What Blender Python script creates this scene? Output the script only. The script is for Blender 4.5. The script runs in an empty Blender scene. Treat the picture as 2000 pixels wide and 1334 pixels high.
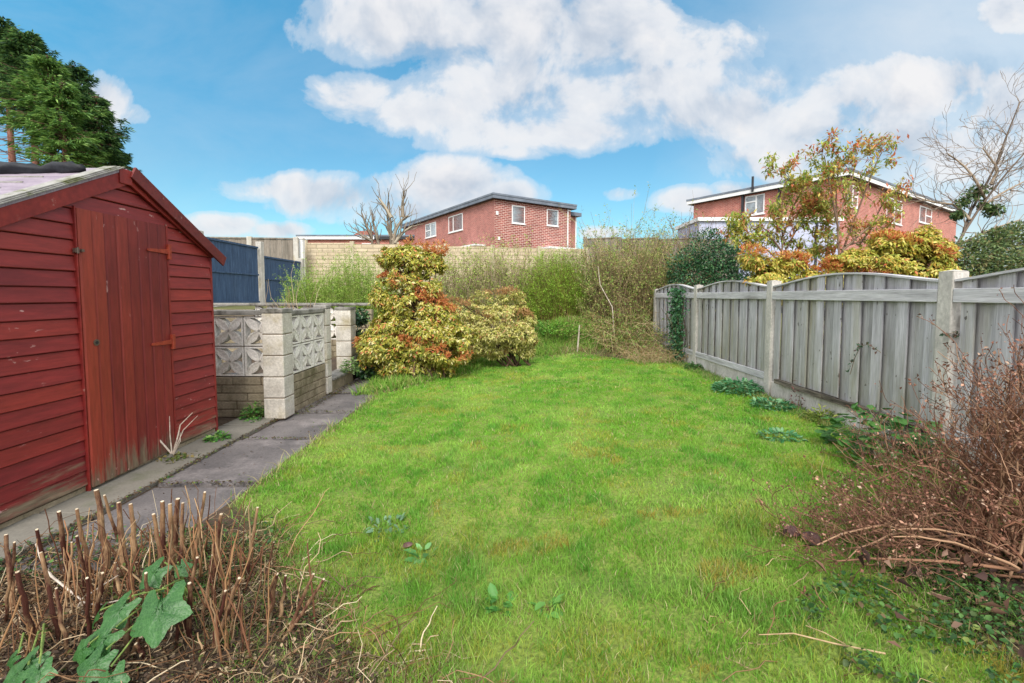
import bpy, math, random
import numpy as np
from mathutils import Vector, Matrix
random.seed(7); rng = np.random.default_rng(7)
sc = bpy.context.scene
COL = sc.collection
CAMZ = 1.18; F = 900.0; CX = 1000.0; CY = 631.0; TH = math.atan(0.06)

# ------------------------------------------------------------------ helpers
def ray(u, v):
    a = (u-CX)/F; d = -(v-CY)/F
    return (a, math.cos(TH)+math.sin(TH)*d, d*math.cos(TH)-math.sin(TH))
def at(u, v, Y):
    r = ray(u, v); t = Y/r[1]
    return Vector((r[0]*t, Y, CAMZ+r[2]*t))
def on_ground(u, v, z=0.06):
    r = ray(u, v); t = (z-CAMZ)/r[2]
    return Vector((r[0]*t, r[1]*t, z))
def lin(h, k=1.0):
    h = h.lstrip('#'); o = []
    for i in (0, 2, 4):
        c = int(h[i:i+2], 16)/255
        o.append((c/12.92 if c <= .04045 else ((c+.055)/1.055)**2.4)*k)
    return tuple(o)
def sm(a, b, x):
    t = np.clip((x-a)/(b-a), 0, 1); return t*t*(3-2*t)
_T = rng.random((64, 64))
def vnoise(x, y, s=1.0, off=0.0):
    x = np.asarray(x)*s+off+100; y = np.asarray(y)*s+off*1.7+100
    xi = np.floor(x).astype(int); yi = np.floor(y).astype(int)
    fx = x-xi; fy = y-yi; fx = fx*fx*(3-2*fx); fy = fy*fy*(3-2*fy)
    g = lambda a, b: _T[a % 64, b % 64]
    return (g(xi, yi)*(1-fx)+g(xi+1, yi)*fx)*(1-fy)+(g(xi, yi+1)*(1-fx)+g(xi+1, yi+1)*fx)*fy
def fbm(x, y, s=1.0, off=0.0, n=4):
    r = 0; a = .5; t = 0
    for i in range(n):
        r = r+a*vnoise(x, y, s*2**i, off+i*7.3); t += a; a *= .5
    return r/t
def ground_z(x, y):
    x = np.asarray(x, dtype=float); y = np.asarray(y, dtype=float)
    lawn = .02+.11*sm(-1.6, 2.4, x)
    path = sm(-1.72, -1.55, x)
    near = sm(7.9, 12.0, y)
    z = lawn*path-.03*(1-path)
    z = z+.86*near+.03*(fbm(x, y, .9, 3)-.5)*path
    # the raised bed behind the low wall on the left
    bed = sm(7.95, 8.15, y)*sm(-2.1, -2.4, x)
    z = z+.16*sm(-2.26, -2.34, x)*sm(5.45, 5.6, y)*(1-sm(7.9, 8.1, y))*sm(-5, -4.5, x)
    z = z*(1-bed)+bed*np.maximum(z, .55)
    z = z+.42*np.exp(-((x-1.2)/.85)**2-((y-9.0)/.55)**2)
    # left neighbours' ground behind the shed
    z = z*(1-sm(-5, -7, x))+.94*sm(-5, -7, x)
    return z
def gz(x, y): return float(ground_z(x, y))

def link(o, parent=None):
    COL.objects.link(o)
    if parent is not None: o.parent = parent
    return o
def tag(o, label, cat, group=None, kind=None):
    if label: o['label'] = label
    if cat: o['category'] = cat
    if group: o['group'] = group
    if kind: o['kind'] = kind
    return o
def thing(name, label, cat, loc=(0, 0, 0), rz=0, group=None):
    o = bpy.data.objects.new(name, None); o.empty_display_size = .1
    link(o); o.location = loc; o.rotation_euler = (0, 0, rz)
    return tag(o, label, cat, group)
def loc_to(o, parent):
    """parts are modelled in world space; bring the mesh into the parent's space"""
    if parent is None: return
    bpy.context.view_layer.update()
    o.data.transform(parent.matrix_world.inverted())
def npmesh(name, V, Fc, m, parent=None, col=None, smooth=False, world=True):
    V = np.ascontiguousarray(V, dtype=np.float32); Fc = np.ascontiguousarray(Fc, dtype=np.int32)
    me = bpy.data.meshes.new(name)
    me.vertices.add(len(V)); me.vertices.foreach_set('co', V.ravel())
    k = Fc.shape[1]; me.loops.add(Fc.size); me.loops.foreach_set('vertex_index', Fc.ravel())
    me.polygons.add(len(Fc)); me.polygons.foreach_set('loop_start', np.arange(0, Fc.size, k, dtype=np.int32))
    me.update(calc_edges=True)
    if col is not None:
        a = me.color_attributes.new('Col', 'FLOAT_COLOR', 'POINT')
        c = np.ones((len(V), 4), dtype=np.float32); c[:, :3] = col; a.data.foreach_set('color', c.ravel())
    if smooth: me.polygons.foreach_set('use_smooth', np.ones(len(Fc), dtype=bool))
    me.materials.append(m)
    o = bpy.data.objects.new(name, me); link(o, parent)
    if parent is not None and world:
        base = Matrix.Translation(parent.location) @ parent.rotation_euler.to_matrix().to_4x4()
        p = parent.parent
        if p is not None and parent.type == 'MESH':
            base = (Matrix.Translation(p.location) @ p.rotation_euler.to_matrix().to_4x4())
        me.transform(base.inverted())
    return o
class MB:
    def __init__(s): s.v = []; s.f = []
    def add(s, vs, fs):
        n = len(s.v); s.v += [tuple(p) for p in vs]; s.f += [tuple(n+i for i in f) for f in fs]
    def box(s, x0, x1, y0, y1, z0, z1, M=None):
        vs = [(x0, y0, z0), (x1, y0, z0), (x1, y1, z0), (x0, y1, z0), (x0, y0, z1), (x1, y0, z1), (x1, y1, z1), (x0, y1, z1)]
        if M is not None: vs = [M @ Vector(p) for p in vs]
        s.add(vs, [(0, 3, 2, 1), (4, 5, 6, 7), (0, 1, 5, 4), (1, 2, 6, 5), (2, 3, 7, 6), (3, 0, 4, 7)])
    def prism(s, poly, h, M=None):
        """poly in local xy, extruded 0..h in z, then M"""
        n = len(poly); vs = [Vector((p[0], p[1], 0)) for p in poly]+[Vector((p[0], p[1], h)) for p in poly]
        if M is not None: vs = [M @ p for p in vs]
        s.add(vs, [tuple(range(n-1, -1, -1)), tuple(range(n, 2*n))]+[(i, (i+1) % n, n+(i+1) % n, n+i) for i in range(n)])
    def tube(s, pts, rad, n=8, cap=True):
        pts = [Vector(p) for p in pts]
        if not hasattr(rad, '__len__'): rad = [rad]*len(pts)
        vs = []
        for i, p in enumerate(pts):
            d = (pts[min(i+1, len(pts)-1)]-pts[max(i-1, 0)]).normalized()
            a = d.orthogonal().normalized() if i == 0 else (a-d*a.dot(d)).normalized()
            b = d.cross(a)
            for k in range(n):
                t = 2*math.pi*k/n; vs.append(p+(a*math.cos(t)+b*math.sin(t))*rad[i])
        fs = []
        for i in range(len(pts)-1):
            for k in range(n):
                fs.append((i*n+k, i*n+(k+1) % n, (i+1)*n+(k+1) % n, (i+1)*n+k))
        if cap: fs += [tuple(range(n-1, -1, -1)), tuple((len(pts)-1)*n+k for k in range(n))]
        s.add(vs, fs)
    def build(s, name, m, parent=None, bevel=0, smooth=False, local=False, seg=2):
        me = bpy.data.meshes.new(name); me.from_pydata(s.v, [], s.f); me.update()
        me.materials.append(m)
        if smooth:
            me.polygons.foreach_set('use_smooth', [True]*len(me.polygons))
        o = bpy.data.objects.new(name, me); link(o, parent)
        if parent is not None and not local:
            e = parent
            while e.parent is not None: e = e.parent
            if e.type == 'EMPTY' or e is parent:
                me.transform((Matrix.Translation(e.location) @ e.rotation_euler.to_matrix().to_4x4()).inverted())
        if bevel:
            b = o.modifiers.new('Bevel', 'BEVEL'); b.width = bevel; b.segments = seg; b.limit_method = 'ANGLE'
        return o

# ------------------------------------------------------------------ materials
def newmat(name):
    m = bpy.data.materials.new(name); m.use_nodes = True; nt = m.node_tree
    for n in list(nt.nodes): nt.nodes.remove(n)
    out = nt.nodes.new('ShaderNodeOutputMaterial'); b = nt.nodes.new('ShaderNodeBsdfPrincipled')
    nt.links.new(b.outputs[0], out.inputs[0])
    return m, nt, b, out
def N(nt, t, **kw):
    n = nt.nodes.new(t)
    for k, v in kw.items(): setattr(n, k, v)
    return n
def ramp(nt, src, stops, interp='LINEAR'):
    r = N(nt, 'ShaderNodeValToRGB'); cr = r.color_ramp; cr.interpolation = interp
    while len(cr.elements) < len(stops): cr.elements.new(.5)
    for e, (p, c) in zip(cr.elements, stops): e.position = p; e.color = (*c, 1) if len(c) == 3 else c
    nt.links.new(src, r.inputs[0]); return r.outputs[0]
def noise(nt, vec, scale, detail=6, rough=.6, dist=0):
    n = N(nt, 'ShaderNodeTexNoise'); n.inputs['Scale'].default_value = scale; n.inputs['Detail'].default_value = detail
    n.inputs['Roughness'].default_value = rough; n.inputs['Distortion'].default_value = dist
    nt.links.new(vec, n.inputs['Vector']); return n.outputs['Fac']
def mapping(nt, vec, sc_):
    n = N(nt, 'ShaderNodeMapping'); n.inputs['Scale'].default_value = sc_; nt.links.new(vec, n.inputs[0]); return n.outputs[0]
def mixc(nt, fac, a, b, mode='MIX'):
    n = N(nt, 'ShaderNodeMix', data_type='RGBA', blend_type=mode)
    for inp, val in ((n.inputs[0], fac), (n.inputs[6], a), (n.inputs[7], b)):
        if hasattr(val, 'is_linked'): nt.links.new(val, inp)
        elif isinstance(val, (int, float)): inp.default_value = val
        else: inp.default_value = (*val, 1)
    return n.outputs[2]
def math_(nt, op, a, b=0.0, c=None, clamp=False):
    n = N(nt, 'ShaderNodeMath', operation=op); n.use_clamp = clamp
    for i, val in enumerate((a, b) if c is None else (a, b, c)):
        if hasattr(val, 'is_linked'): nt.links.new(val, n.inputs[i])
        else: n.inputs[i].default_value = val
    return n.outputs[0]
def bump(nt, b, h, strength=.3, dist=.01):
    n = N(nt, 'ShaderNodeBump'); n.inputs['Strength'].default_value = strength; n.inputs['Distance'].default_value = dist
    nt.links.new(h, n.inputs['Height']); nt.links.new(n.outputs[0], b.inputs['Normal'])
def coord(nt): return N(nt, 'ShaderNodeTexCoord').outputs['Object']
def surf(name, c1, c2, scale=6, rough=.85, stretch=(1, 1, 1), c3=None, s3=1.5, amt3=(.5, .7), bstr=.3, bscale=40, bd=.004, spec=.3, fine=.25):
    m, nt, b, _ = newmat(name); co = coord(nt); v = mapping(nt, co, stretch)
    n1 = noise(nt, v, scale); c = ramp(nt, n1, [(.3, c1), (.7, c2)])
    if c3 is not None:
        n3 = noise(nt, v, s3, 8, .7); f = ramp(nt, n3, [(amt3[0], (0, 0, 0)), (amt3[1], (1, 1, 1))]); c = mixc(nt, f, c, c3)
    nf = noise(nt, v, bscale, 4); g = ramp(nt, nf, [(.25, (1-fine,)*3), (.75, (1+fine,)*3)])
    c = mixc(nt, 1.0, c, g, 'MULTIPLY')
    nt.links.new(c, b.inputs['Base Color']); b.inputs['Roughness'].default_value = rough
    b.inputs['Specular IOR Level'].default_value = spec
    bump(nt, b, nf, bstr, bd); return m

def paint_mat(name, vertical):
    m, nt, b, _ = newmat(name); co = coord(nt)
    geo = N(nt, 'ShaderNodeNewGeometry'); sep = N(nt, 'ShaderNodeSeparateXYZ'); nt.links.new(geo.outputs['Position'], sep.inputs[0])
    st = (6, 6, .7) if vertical else (6, .7, 6)
    grain = noise(nt, mapping(nt, co, st), 9, 8, .65)
    broad = noise(nt, mapping(nt, co, (1, 1, .5) if vertical else (1, .5, 3)), 2.2, 4)
    rng_ = N(nt, 'ShaderNodeAttribute'); rng_.attribute_name = 'Board'
    hi, lo = (lin('8a302a'), lin('661e20')) if vertical else (lin('92302f'), lin('681f24'))
    c = ramp(nt, broad, [(.3, lo), (.72, hi)])
    c = mixc(nt, math_(nt, 'MULTIPLY', rng_.outputs['Fac'], .75), c, lin('9c402c') if vertical else lin('963429'))
    g = ramp(nt, grain, [(.3, (.72,)*3), (.7, (1.15,)*3)]); c = mixc(nt, 1, c, g, 'MULTIPLY')
    # paint worn off towards the damp bottom boards, bare grey-green timber below
    wearn = noise(nt, mapping(nt, co, st), 3.2, 8, .75)
    h = math_(nt, 'SUBTRACT', .36, sep.outputs[2]); h = math_(nt, 'MULTIPLY', h, 1.75)
    w = math_(nt, 'ADD', h, math_(nt, 'MULTIPLY', math_(nt, 'SUBTRACT', wearn, .5), 1.7))
    f = ramp(nt, w, [(.34, (0, 0, 0)), (.62, (1, 1, 1))])
    wood = ramp(nt, grain, [(.3, lin('4a4436')), (.7, lin('8a7f68'))])
    c = mixc(nt, math_(nt, 'MULTIPLY', f, .9), c, wood)
    # flaked specks
    sp = noise(nt, mapping(nt, co, (1, 1, .35) if vertical else (1, .35, 1)), 34, 3, .6); sp2 = noise(nt, co, 2.0, 2)
    fs = math_(nt, 'MULTIPLY', ramp(nt, sp, [(.66, (0, 0, 0)), (.69, (1, 1, 1))]), ramp(nt, sp2, [(.52, (0, 0, 0)), (.62, (1, 1, 1))]))
    c = mixc(nt, fs, c, lin('b8908a'))
    nt.links.new(c, b.inputs['Base Color']); b.inputs['Roughness'].default_value = .5; b.inputs['Specular IOR Level'].default_value = .35
    bump(nt, b, grain, .35, .003); return m

def colmat(name, trans=.35, rough=.5, spec=.35, tint=(1, 1, 1)):
    m, nt, b, out = newmat(name)
    a = N(nt, 'ShaderNodeAttribute'); a.attribute_name = 'Col'
    nt.links.new(a.outputs['Color'], b.inputs['Base Color']); b.inputs['Roughness'].default_value = rough
    b.inputs['Specular IOR Level'].default_value = spec
    if trans > 0:
        t = N(nt, 'ShaderNodeBsdfTranslucent'); nt.links.new(a.outputs['Color'], t.inputs[0])
        mx = N(nt, 'ShaderNodeMixShader'); mx.inputs[0].default_value = trans
        nt.links.new(b.outputs[0], mx.inputs[1]); nt.links.new(t.outputs[0], mx.inputs[2]); nt.links.new(mx.outputs[0], out.inputs[0])
    return m
LEAF = colmat('foliage'); GLOSSY = colmat('glossy_foliage', .2, .35, .5); TWIG = colmat('twig_bark', 0, .85, .2); GRASS = colmat('grass_blade', .4, .55, .3)

def brick_mat(name, c1, c2, mortar, scale=1.0, bumpy=.4):
    m, nt, b, _ = newmat(name); co = coord(nt)
    sep = N(nt, 'ShaderNodeSeparateXYZ'); nt.links.new(co, sep.inputs[0])
    cmb = N(nt, 'ShaderNodeCombineXYZ'); nt.links.new(math_(nt, 'ADD', sep.outputs[0], sep.outputs[1]), cmb.inputs[0]); nt.links.new(sep.outputs[2], cmb.inputs[1])
    br = N(nt, 'ShaderNodeTexBrick'); nt.links.new(cmb.outputs[0], br.inputs['Vector'])
    br.inputs['Scale'].default_value = scale; br.inputs['Brick Width'].default_value = .225; br.inputs['Row Height'].default_value = .075
    br.inputs['Mortar Size'].default_value = .011; br.inputs['Mortar Smooth'].default_value = .2; br.inputs['Bias'].default_value = -.1
    br.inputs['Color1'].default_value = (*c1, 1); br.inputs['Color2'].default_value = (*c2, 1); br.inputs['Mortar'].default_value = (*mortar, 1)
    n = noise(nt, co, 1.2, 6); g = ramp(nt, n, [(.3, (.8,)*3), (.7, (1.15,)*3)])
    c = mixc(nt, 1, br.outputs['Color'], g, 'MULTIPLY'); nt.links.new(c, b.inputs['Base Color']); b.inputs['Roughness'].default_value = .9
    bump(nt, b, math_(nt, 'SUBTRACT', 1, br.outputs['Fac']), bumpy, .01); return m
def plain(name, c, rough=.5, spec=.4, metal=0):
    m, nt, b, _ = newmat(name); co = coord(nt); n = noise(nt, co, 12, 5)
    cc = ramp(nt, n, [(.3, tuple(x*.88 for x in c)), (.7, tuple(min(1, x*1.08) for x in c))]); nt.links.new(cc, b.inputs['Base Color'])
    b.inputs['Roughness'].default_value = rough; b.inputs['Specular IOR Level'].default_value = spec; b.inputs['Metallic'].default_value = metal
    return m

M = {}
M['board'] = paint_mat('red_cladding_paint', False); M['door'] = paint_mat('red_door_paint', True)
M['trim'] = surf('red_trim_paint', lin('6e2122'), lin('8c3029'), 5, .5, (1, 1, 1), lin('9a7d74'), 7, (.64, .7), .3, 30, .002)
M['oldroof'] = surf('weathered_roof_sheet', lin('7f7480'), lin('a0949f'), 4, .8, (1, 4, 1), lin('77726f'), 3, (.58, .75), .4, 30, .004)
M['felt_edge'] = surf('mossy_roof_edge', lin('7c7a76'), lin('a3a19b'), 8, .9, (1, 1, 1), lin('5c6038'), 6, (.5, .62), .5, 50, .004)
M['felt'] = surf('black_roofing_felt', lin('15161a'), lin('2a2c33'), 9, .6, (1, 1, 1), lin('3a3c42'), 5, (.6, .75), .6, 14, .01)
M['iron'] = surf('painted_iron', lin('863222'), lin('9c402a'), 20, .55)
M['dark'] = plain('dark_hole', (.02, .018, .018), .8)
M['brass'] = plain('dull_lock_metal', lin('6a5a50'), .45, .5, .5)
M['concpost'] = surf('concrete_post', lin('a39f98'), lin('c8c3bb'), 5, .92, (1, 1, .6), lin('9c8a5a'), 2.2, (.52, .75), .5, 70, .004)
M['gravel'] = surf('concrete_gravel_board', lin('b4afa9'), lin('d8d3cd'), 3, .92, (1, 1, .5), lin('7e7a68'), 2, (.5, .75), .4, 60, .003)
M['block'] = surf('cream_block', lin('a9a298'), lin('d0cac0'), 4.5, .9, (1, 1, 1), lin('93865f'), 3.4, (.5, .76), .5, 60, .004)
M['screen'] = surf('screen_block', lin('d4cec6'), lin('f0ece6'), 5, .9, (1, 1, 1), lin('9a8d72'), 3, (.5, .75), .4, 60, .003)
M['walling'] = surf('buff_walling_block', lin('7a6f5c'), lin('a2957e'), 6, .95, (1, 1, 1), lin('5a553a'), 2.4, (.48, .7), .7, 45, .008)
M['coping'] = surf('lichen_coping', lin('6e6b66'), lin('98948d'), 7, .95, (1, 1, 1), lin('4e4c44'), 5, (.5, .65), .6, 50, .006)
M['joint'] = surf('dark_mortar', lin('5a4a3a'), lin('7a6a55'), 10, .95)
M['slab'] = surf('path_slab', lin('575353'), lin('76706e'), 2.6, .85, (1, 1, 1), lin('8e8684'), 1.7, (.5, .68), .6, 70, .004, fine=.25)
M['slab2'] = surf('pale_path_slab', lin('666259'), lin('878278'), 2, .85, (1, 1, 1), lin('5b6046'), 2.2, (.55, .75), .35, 80, .002, fine=.15)
M['greywood'] = surf('weathered_fence_wood', lin('9f9d9f'), lin('cbc9cc'), 4, .9, (7, 7, .45), lin('9a9678'), .8, (.5, .75), .5, 18, .003)
def add_board_tone(m, a, b):
    nt = m.node_tree; bs = [n for n in nt.nodes if n.type == 'BSDF_PRINCIPLED'][0]; src = bs.inputs['Base Color'].links[0].from_socket
    at_ = N(nt, 'ShaderNodeAttribute'); at_.attribute_name = 'Board'; g = ramp(nt, at_.outputs['Fac'], [(0, a), (1, b)])
    nt.links.new(mixc(nt, 1, src, g, 'MULTIPLY'), bs.inputs['Base Color'])
add_board_tone(M['greywood'], (.98, .98, 1.0), (.68, .68, .66))
def stain_low(m, z0, z1, col, k, speck=None):
    nt = m.node_tree; bs = [n for n in nt.nodes if n.type == 'BSDF_PRINCIPLED'][0]; src = bs.inputs['Base Color'].links[0].from_socket
    g = N(nt, 'ShaderNodeNewGeometry'); sp = N(nt, 'ShaderNodeSeparateXYZ'); nt.links.new(g.outputs['Position'], sp.inputs[0])
    n = noise(nt, mapping(nt, coord(nt), (3, 3, .6)), 3, 6, .7)
    f = math_(nt, 'MULTIPLY', math_(nt, 'DIVIDE', math_(nt, 'SUBTRACT', z1, sp.outputs[2]), z1-z0, clamp=True), ramp(nt, n, [(.35, (0, 0, 0)), (.65, (k, k, k))]))
    c = mixc(nt, f, src, col)
    if speck is not None:
        ns = noise(nt, mapping(nt, coord(nt), (1, 1, .5)), 30, 2, .5); c = mixc(nt, ramp(nt, ns, [(.70, (0, 0, 0)), (.73, (.8, .8, .8))]), c, speck)
    nt.links.new(c, bs.inputs['Base Color'])
stain_low(M['greywood'], .3, .95, lin('80805c'), .6, lin('4a443c'))
M['greyrail'] = surf('weathered_rail_wood', lin('a2a0a2'), lin('d0ced0'), 4, .9, (7, .45, 7), lin('5e5a50'), .9, (.54, .72), .6, 18, .004)
M['rotten'] = surf('rotten_rail_wood', lin('3a342e'), lin('8d8476'), 5, .95, (8, .6, 8), lin('241f1b'), 2, (.45, .6), 1, 22, .012)
M['blue'] = surf('blue_fence_paint', lin('2c4058'), lin('40597a'), 4, .7, (5, 5, .5), lin('4b617c'), 2, (.5, .8), .4, 20, .003)
M['oldwood'] = surf('brown_grey_fence', lin('70685f'), lin('958b80'), 3, .9, (4, 4, .4), lin('5b5850'), 1, (.5, .7), .4, 14, .004)
M['beige'] = None
M['brickdark'] = brick_mat('dark_red_brick', lin('8e4842'), lin('ae625a'), lin('c2a096'))
M['brickred'] = brick_mat('red_brick', lin('a04e42'), lin('bd6a5a'), lin('caa79c'))
M['brickpatt'] = brick_mat('patterned_red_brick', lin('7c3833'), lin('a4564c'), lin('cfb5aa'), .62)
M['white'] = plain('white_upvc', (.78, .78, .78), .4)
M['whitewall'] = surf('pale_render', lin('a2a7c2'), lin('c2c5d8'), .8, .8, (1, 1, 1), lin('969fc6'), .5, (.45, .7), .1, 20)
M['rooffelt'] = surf('grey_flat_roof', lin('5e6672'), lin('7c8490'), 2, .8)
M['roofpale'] = surf('pale_flat_roof', lin('8a909a'), lin('a6abb2'), 2, .8)
M['pipe'] = plain('black_pipe', lin('2c2e33'), .5)
M['tiles'] = surf('red_tiles', lin('84463c'), lin('9c5a4c'), 12, .9)
def glass(name, c):
    m, nt, b, _ = newmat(name); co = coord(nt); n = noise(nt, co, 1.1, 3)
    nt.links.new(ramp(nt, n, [(.35, tuple(x*.6 for x in c)), (.65, c)]), b.inputs['Base Color'])
    b.inputs['Roughness'].default_value = .06; b.inputs['Specular IOR Level'].default_value = .9; return m
M['glass'] = glass('window_glass', lin('b9c8d2'))
M['bark'] = surf('pinkish_conifer_bark', lin('7e5348'), lin('a87a6a'), 3, .95, (3, 3, .6))
M['bark2'] = surf('grey_bark', lin('6d6255'), lin('96897a'), 8, .95, (3, 3, 1))

def beige_mat():
    m, nt, b, _ = newmat('buff_concrete_panel'); co = coord(nt)
    sep = N(nt, 'ShaderNodeSeparateXYZ'); nt.links.new(co, sep.inputs[0]); cmb = N(nt, 'ShaderNodeCombineXYZ')
    nt.links.new(sep.outputs[0], cmb.inputs[0]); nt.links.new(sep.outputs[2], cmb.inputs[1])
    br = N(nt, 'ShaderNodeTexBrick'); nt.links.new(cmb.outputs[0], br.inputs['Vector']); br.inputs['Scale'].default_value = 1
    br.inputs['Brick Width'].default_value = .45; br.inputs['Row Height'].default_value = .15; br.inputs['Mortar Size'].default_value = .012
    br.inputs['Color1'].default_value = (*lin('baa98e'), 1); br.inputs['Color2'].default_value = (*lin('cbbba0'), 1); br.inputs['Mortar'].default_value = (*lin('9a8c74'), 1)
    n = noise(nt, co, 5, 8, .7); c = mixc(nt, 1, br.outputs['Color'], ramp(nt, n, [(.3, (.8,)*3), (.7, (1.1,)*3)]), 'MULTIPLY')
    nt.links.new(c, b.inputs['Base Color']); b.inputs['Roughness'].default_value = .95
    bump(nt, b, math_(nt, 'SUBTRACT', math_(nt, 'MULTIPLY', n, .6), br.outputs['Fac']), .6, .02); return m
M['beige'] = beige_mat()

# ------------------------------------------------------------------ ground
def lawn_far(x): return 8.0+.25*np.sin(x*2.1)+.15*np.sin(x*5.3+1)
def lawn_mask(x, y):
    """1 inside the mown lawn, soft ragged border"""
    w = (fbm(x, y, 2.5, 11)-.5)*.22
    d = x+1.6+w*.5                                   # path edge
    d = np.minimum(d, 2.66-x+w*.4)                   # fence
    d = np.minimum(d, lawn_far(x)-y+w)
    # diagonal under the shrubs: (-1.6,5.3) -> (-.2,7.7)
    nx, ny = 2.4, -1.4; L = math.hypot(nx, ny)
    d = np.minimum(d, ((x+1.6)*nx+(y-5.3)*ny)/L+w)
    # front left bed: (-1.5,2.45) -> (-.25,1.25)
    nx, ny = 1.2, 1.25; L = math.hypot(nx, ny)
    d = np.minimum(d, ((x+1.58)*nx+(y-2.42)*ny)/L+w*1.6)
    # right front bed
    d = np.minimum(d, np.hypot((x-2.05)/1.0, (y-1.4)/1.0)-.52+w*1.6)
    return d
def make_ground():
    def axis(lo, hi, st, far):
        a = list(np.arange(lo, hi+1e-6, st)); s = st; p = hi
        while p < far: s *= 1.45; p += s; a.append(p)
        s = st; p = lo; b = []
        while p > -far: s *= 1.45; p -= s; b.append(p)
        return np.array(b[::-1]+a)
    xs = axis(-4, 4, .06, 600); ys = axis(.4, 10.5, .06, 600)
    X, Y = np.meshgrid(xs, ys); nx, ny = len(xs), len(ys)
    Z = ground_z(X, Y)+(fbm(X, Y, 6, 5)-.5)*.03
    Z = np.where((X < -1.6) & (Y < 6.75) & ((X > -2.25) | (Y < 5.4)), np.minimum(Z, -.035+.012*fbm(X, Y, 7)), Z)
    V = np.stack([X, Y, Z], -1).reshape(-1, 3)
    i = np.arange(nx*ny).reshape(ny, nx)
    Fc = np.stack([i[:-1, :-1], i[:-1, 1:], i[1:, 1:], i[1:, :-1]], -1).reshape(-1, 4)
    d = lawn_mask(X, Y).ravel()
    f = fbm(X, Y, 5, 2).ravel()[:, None]
    soil = np.array(lin('3a2e24'))*(1-f)+np.array(lin('5c4a38'))*f
    lawn = np.array(lin('5c7a2c'))*(1-f)+np.array(lin('8c9440'))*f
    rough = np.array(lin('4f5a2c'))*(1-f)+np.array(lin('7a7448'))*f
    k = sm(-.02, .12, d)[:, None]
    c = soil*(1-k)+lawn*k
    r = (sm(7.6, 8.4, V[:, 1])*1.0)[:, None]; c = c*(1-r)+rough*r
    m, nt, b, _ = newmat('soil_and_turf'); a = N(nt, 'ShaderNodeAttribute'); a.attribute_name = 'Col'
    n = noise(nt, coord(nt), 60, 6); c2 = mixc(nt, 1, a.outputs['Color'], ramp(nt, n, [(.3, (.6,)*3), (.7, (1.35,)*3)]), 'MULTIPLY')
    nt.links.new(c2, b.inputs['Base Color']); b.inputs['Roughness'].default_value = .95; bump(nt, b, n, .8, .02)
    o = npmesh('ground', V, Fc, m, col=c, smooth=True); tag(o, None, None, kind='structure')
make_ground()

def make_path():
    mb = MB(); m2 = MB()
    j = [1.05, 1.93, 2.83, 3.74, 4.62, 5.5, 6.35, 6.72]
    for a, b in zip(j[:-1], j[1:]):
        t = random.uniform(-.006, .006)
        R = Matrix.Rotation(t, 4, 'Y')
        x0 = -2.235+random.uniform(-.008, .008); x1 = -1.585+random.uniform(-.02, .02)
        if a < 1.9 : continue
        mb.box(x0, x1, a+.014, b-.014, -.06, 0, Matrix.Translation((0, 0, random.uniform(-.006, .004))) @ R)
    j = [1.5, 2.43, 3.30, 4.12, 4.42]
    for a, b in zip(j[:-1], j[1:]):
        m2.box(-2.64, -2.268, a+.007, b-.007, -.07, 0, Matrix.Translation((0, 0, random.uniform(.0, .008))))
    o = mb.build('path', M['slab'], bevel=.008); tag(o, None, None, kind='structure')
    o = m2.build('path', M['slab2'], bevel=.008); tag(o, None, None, kind='structure')
make_path()

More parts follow.
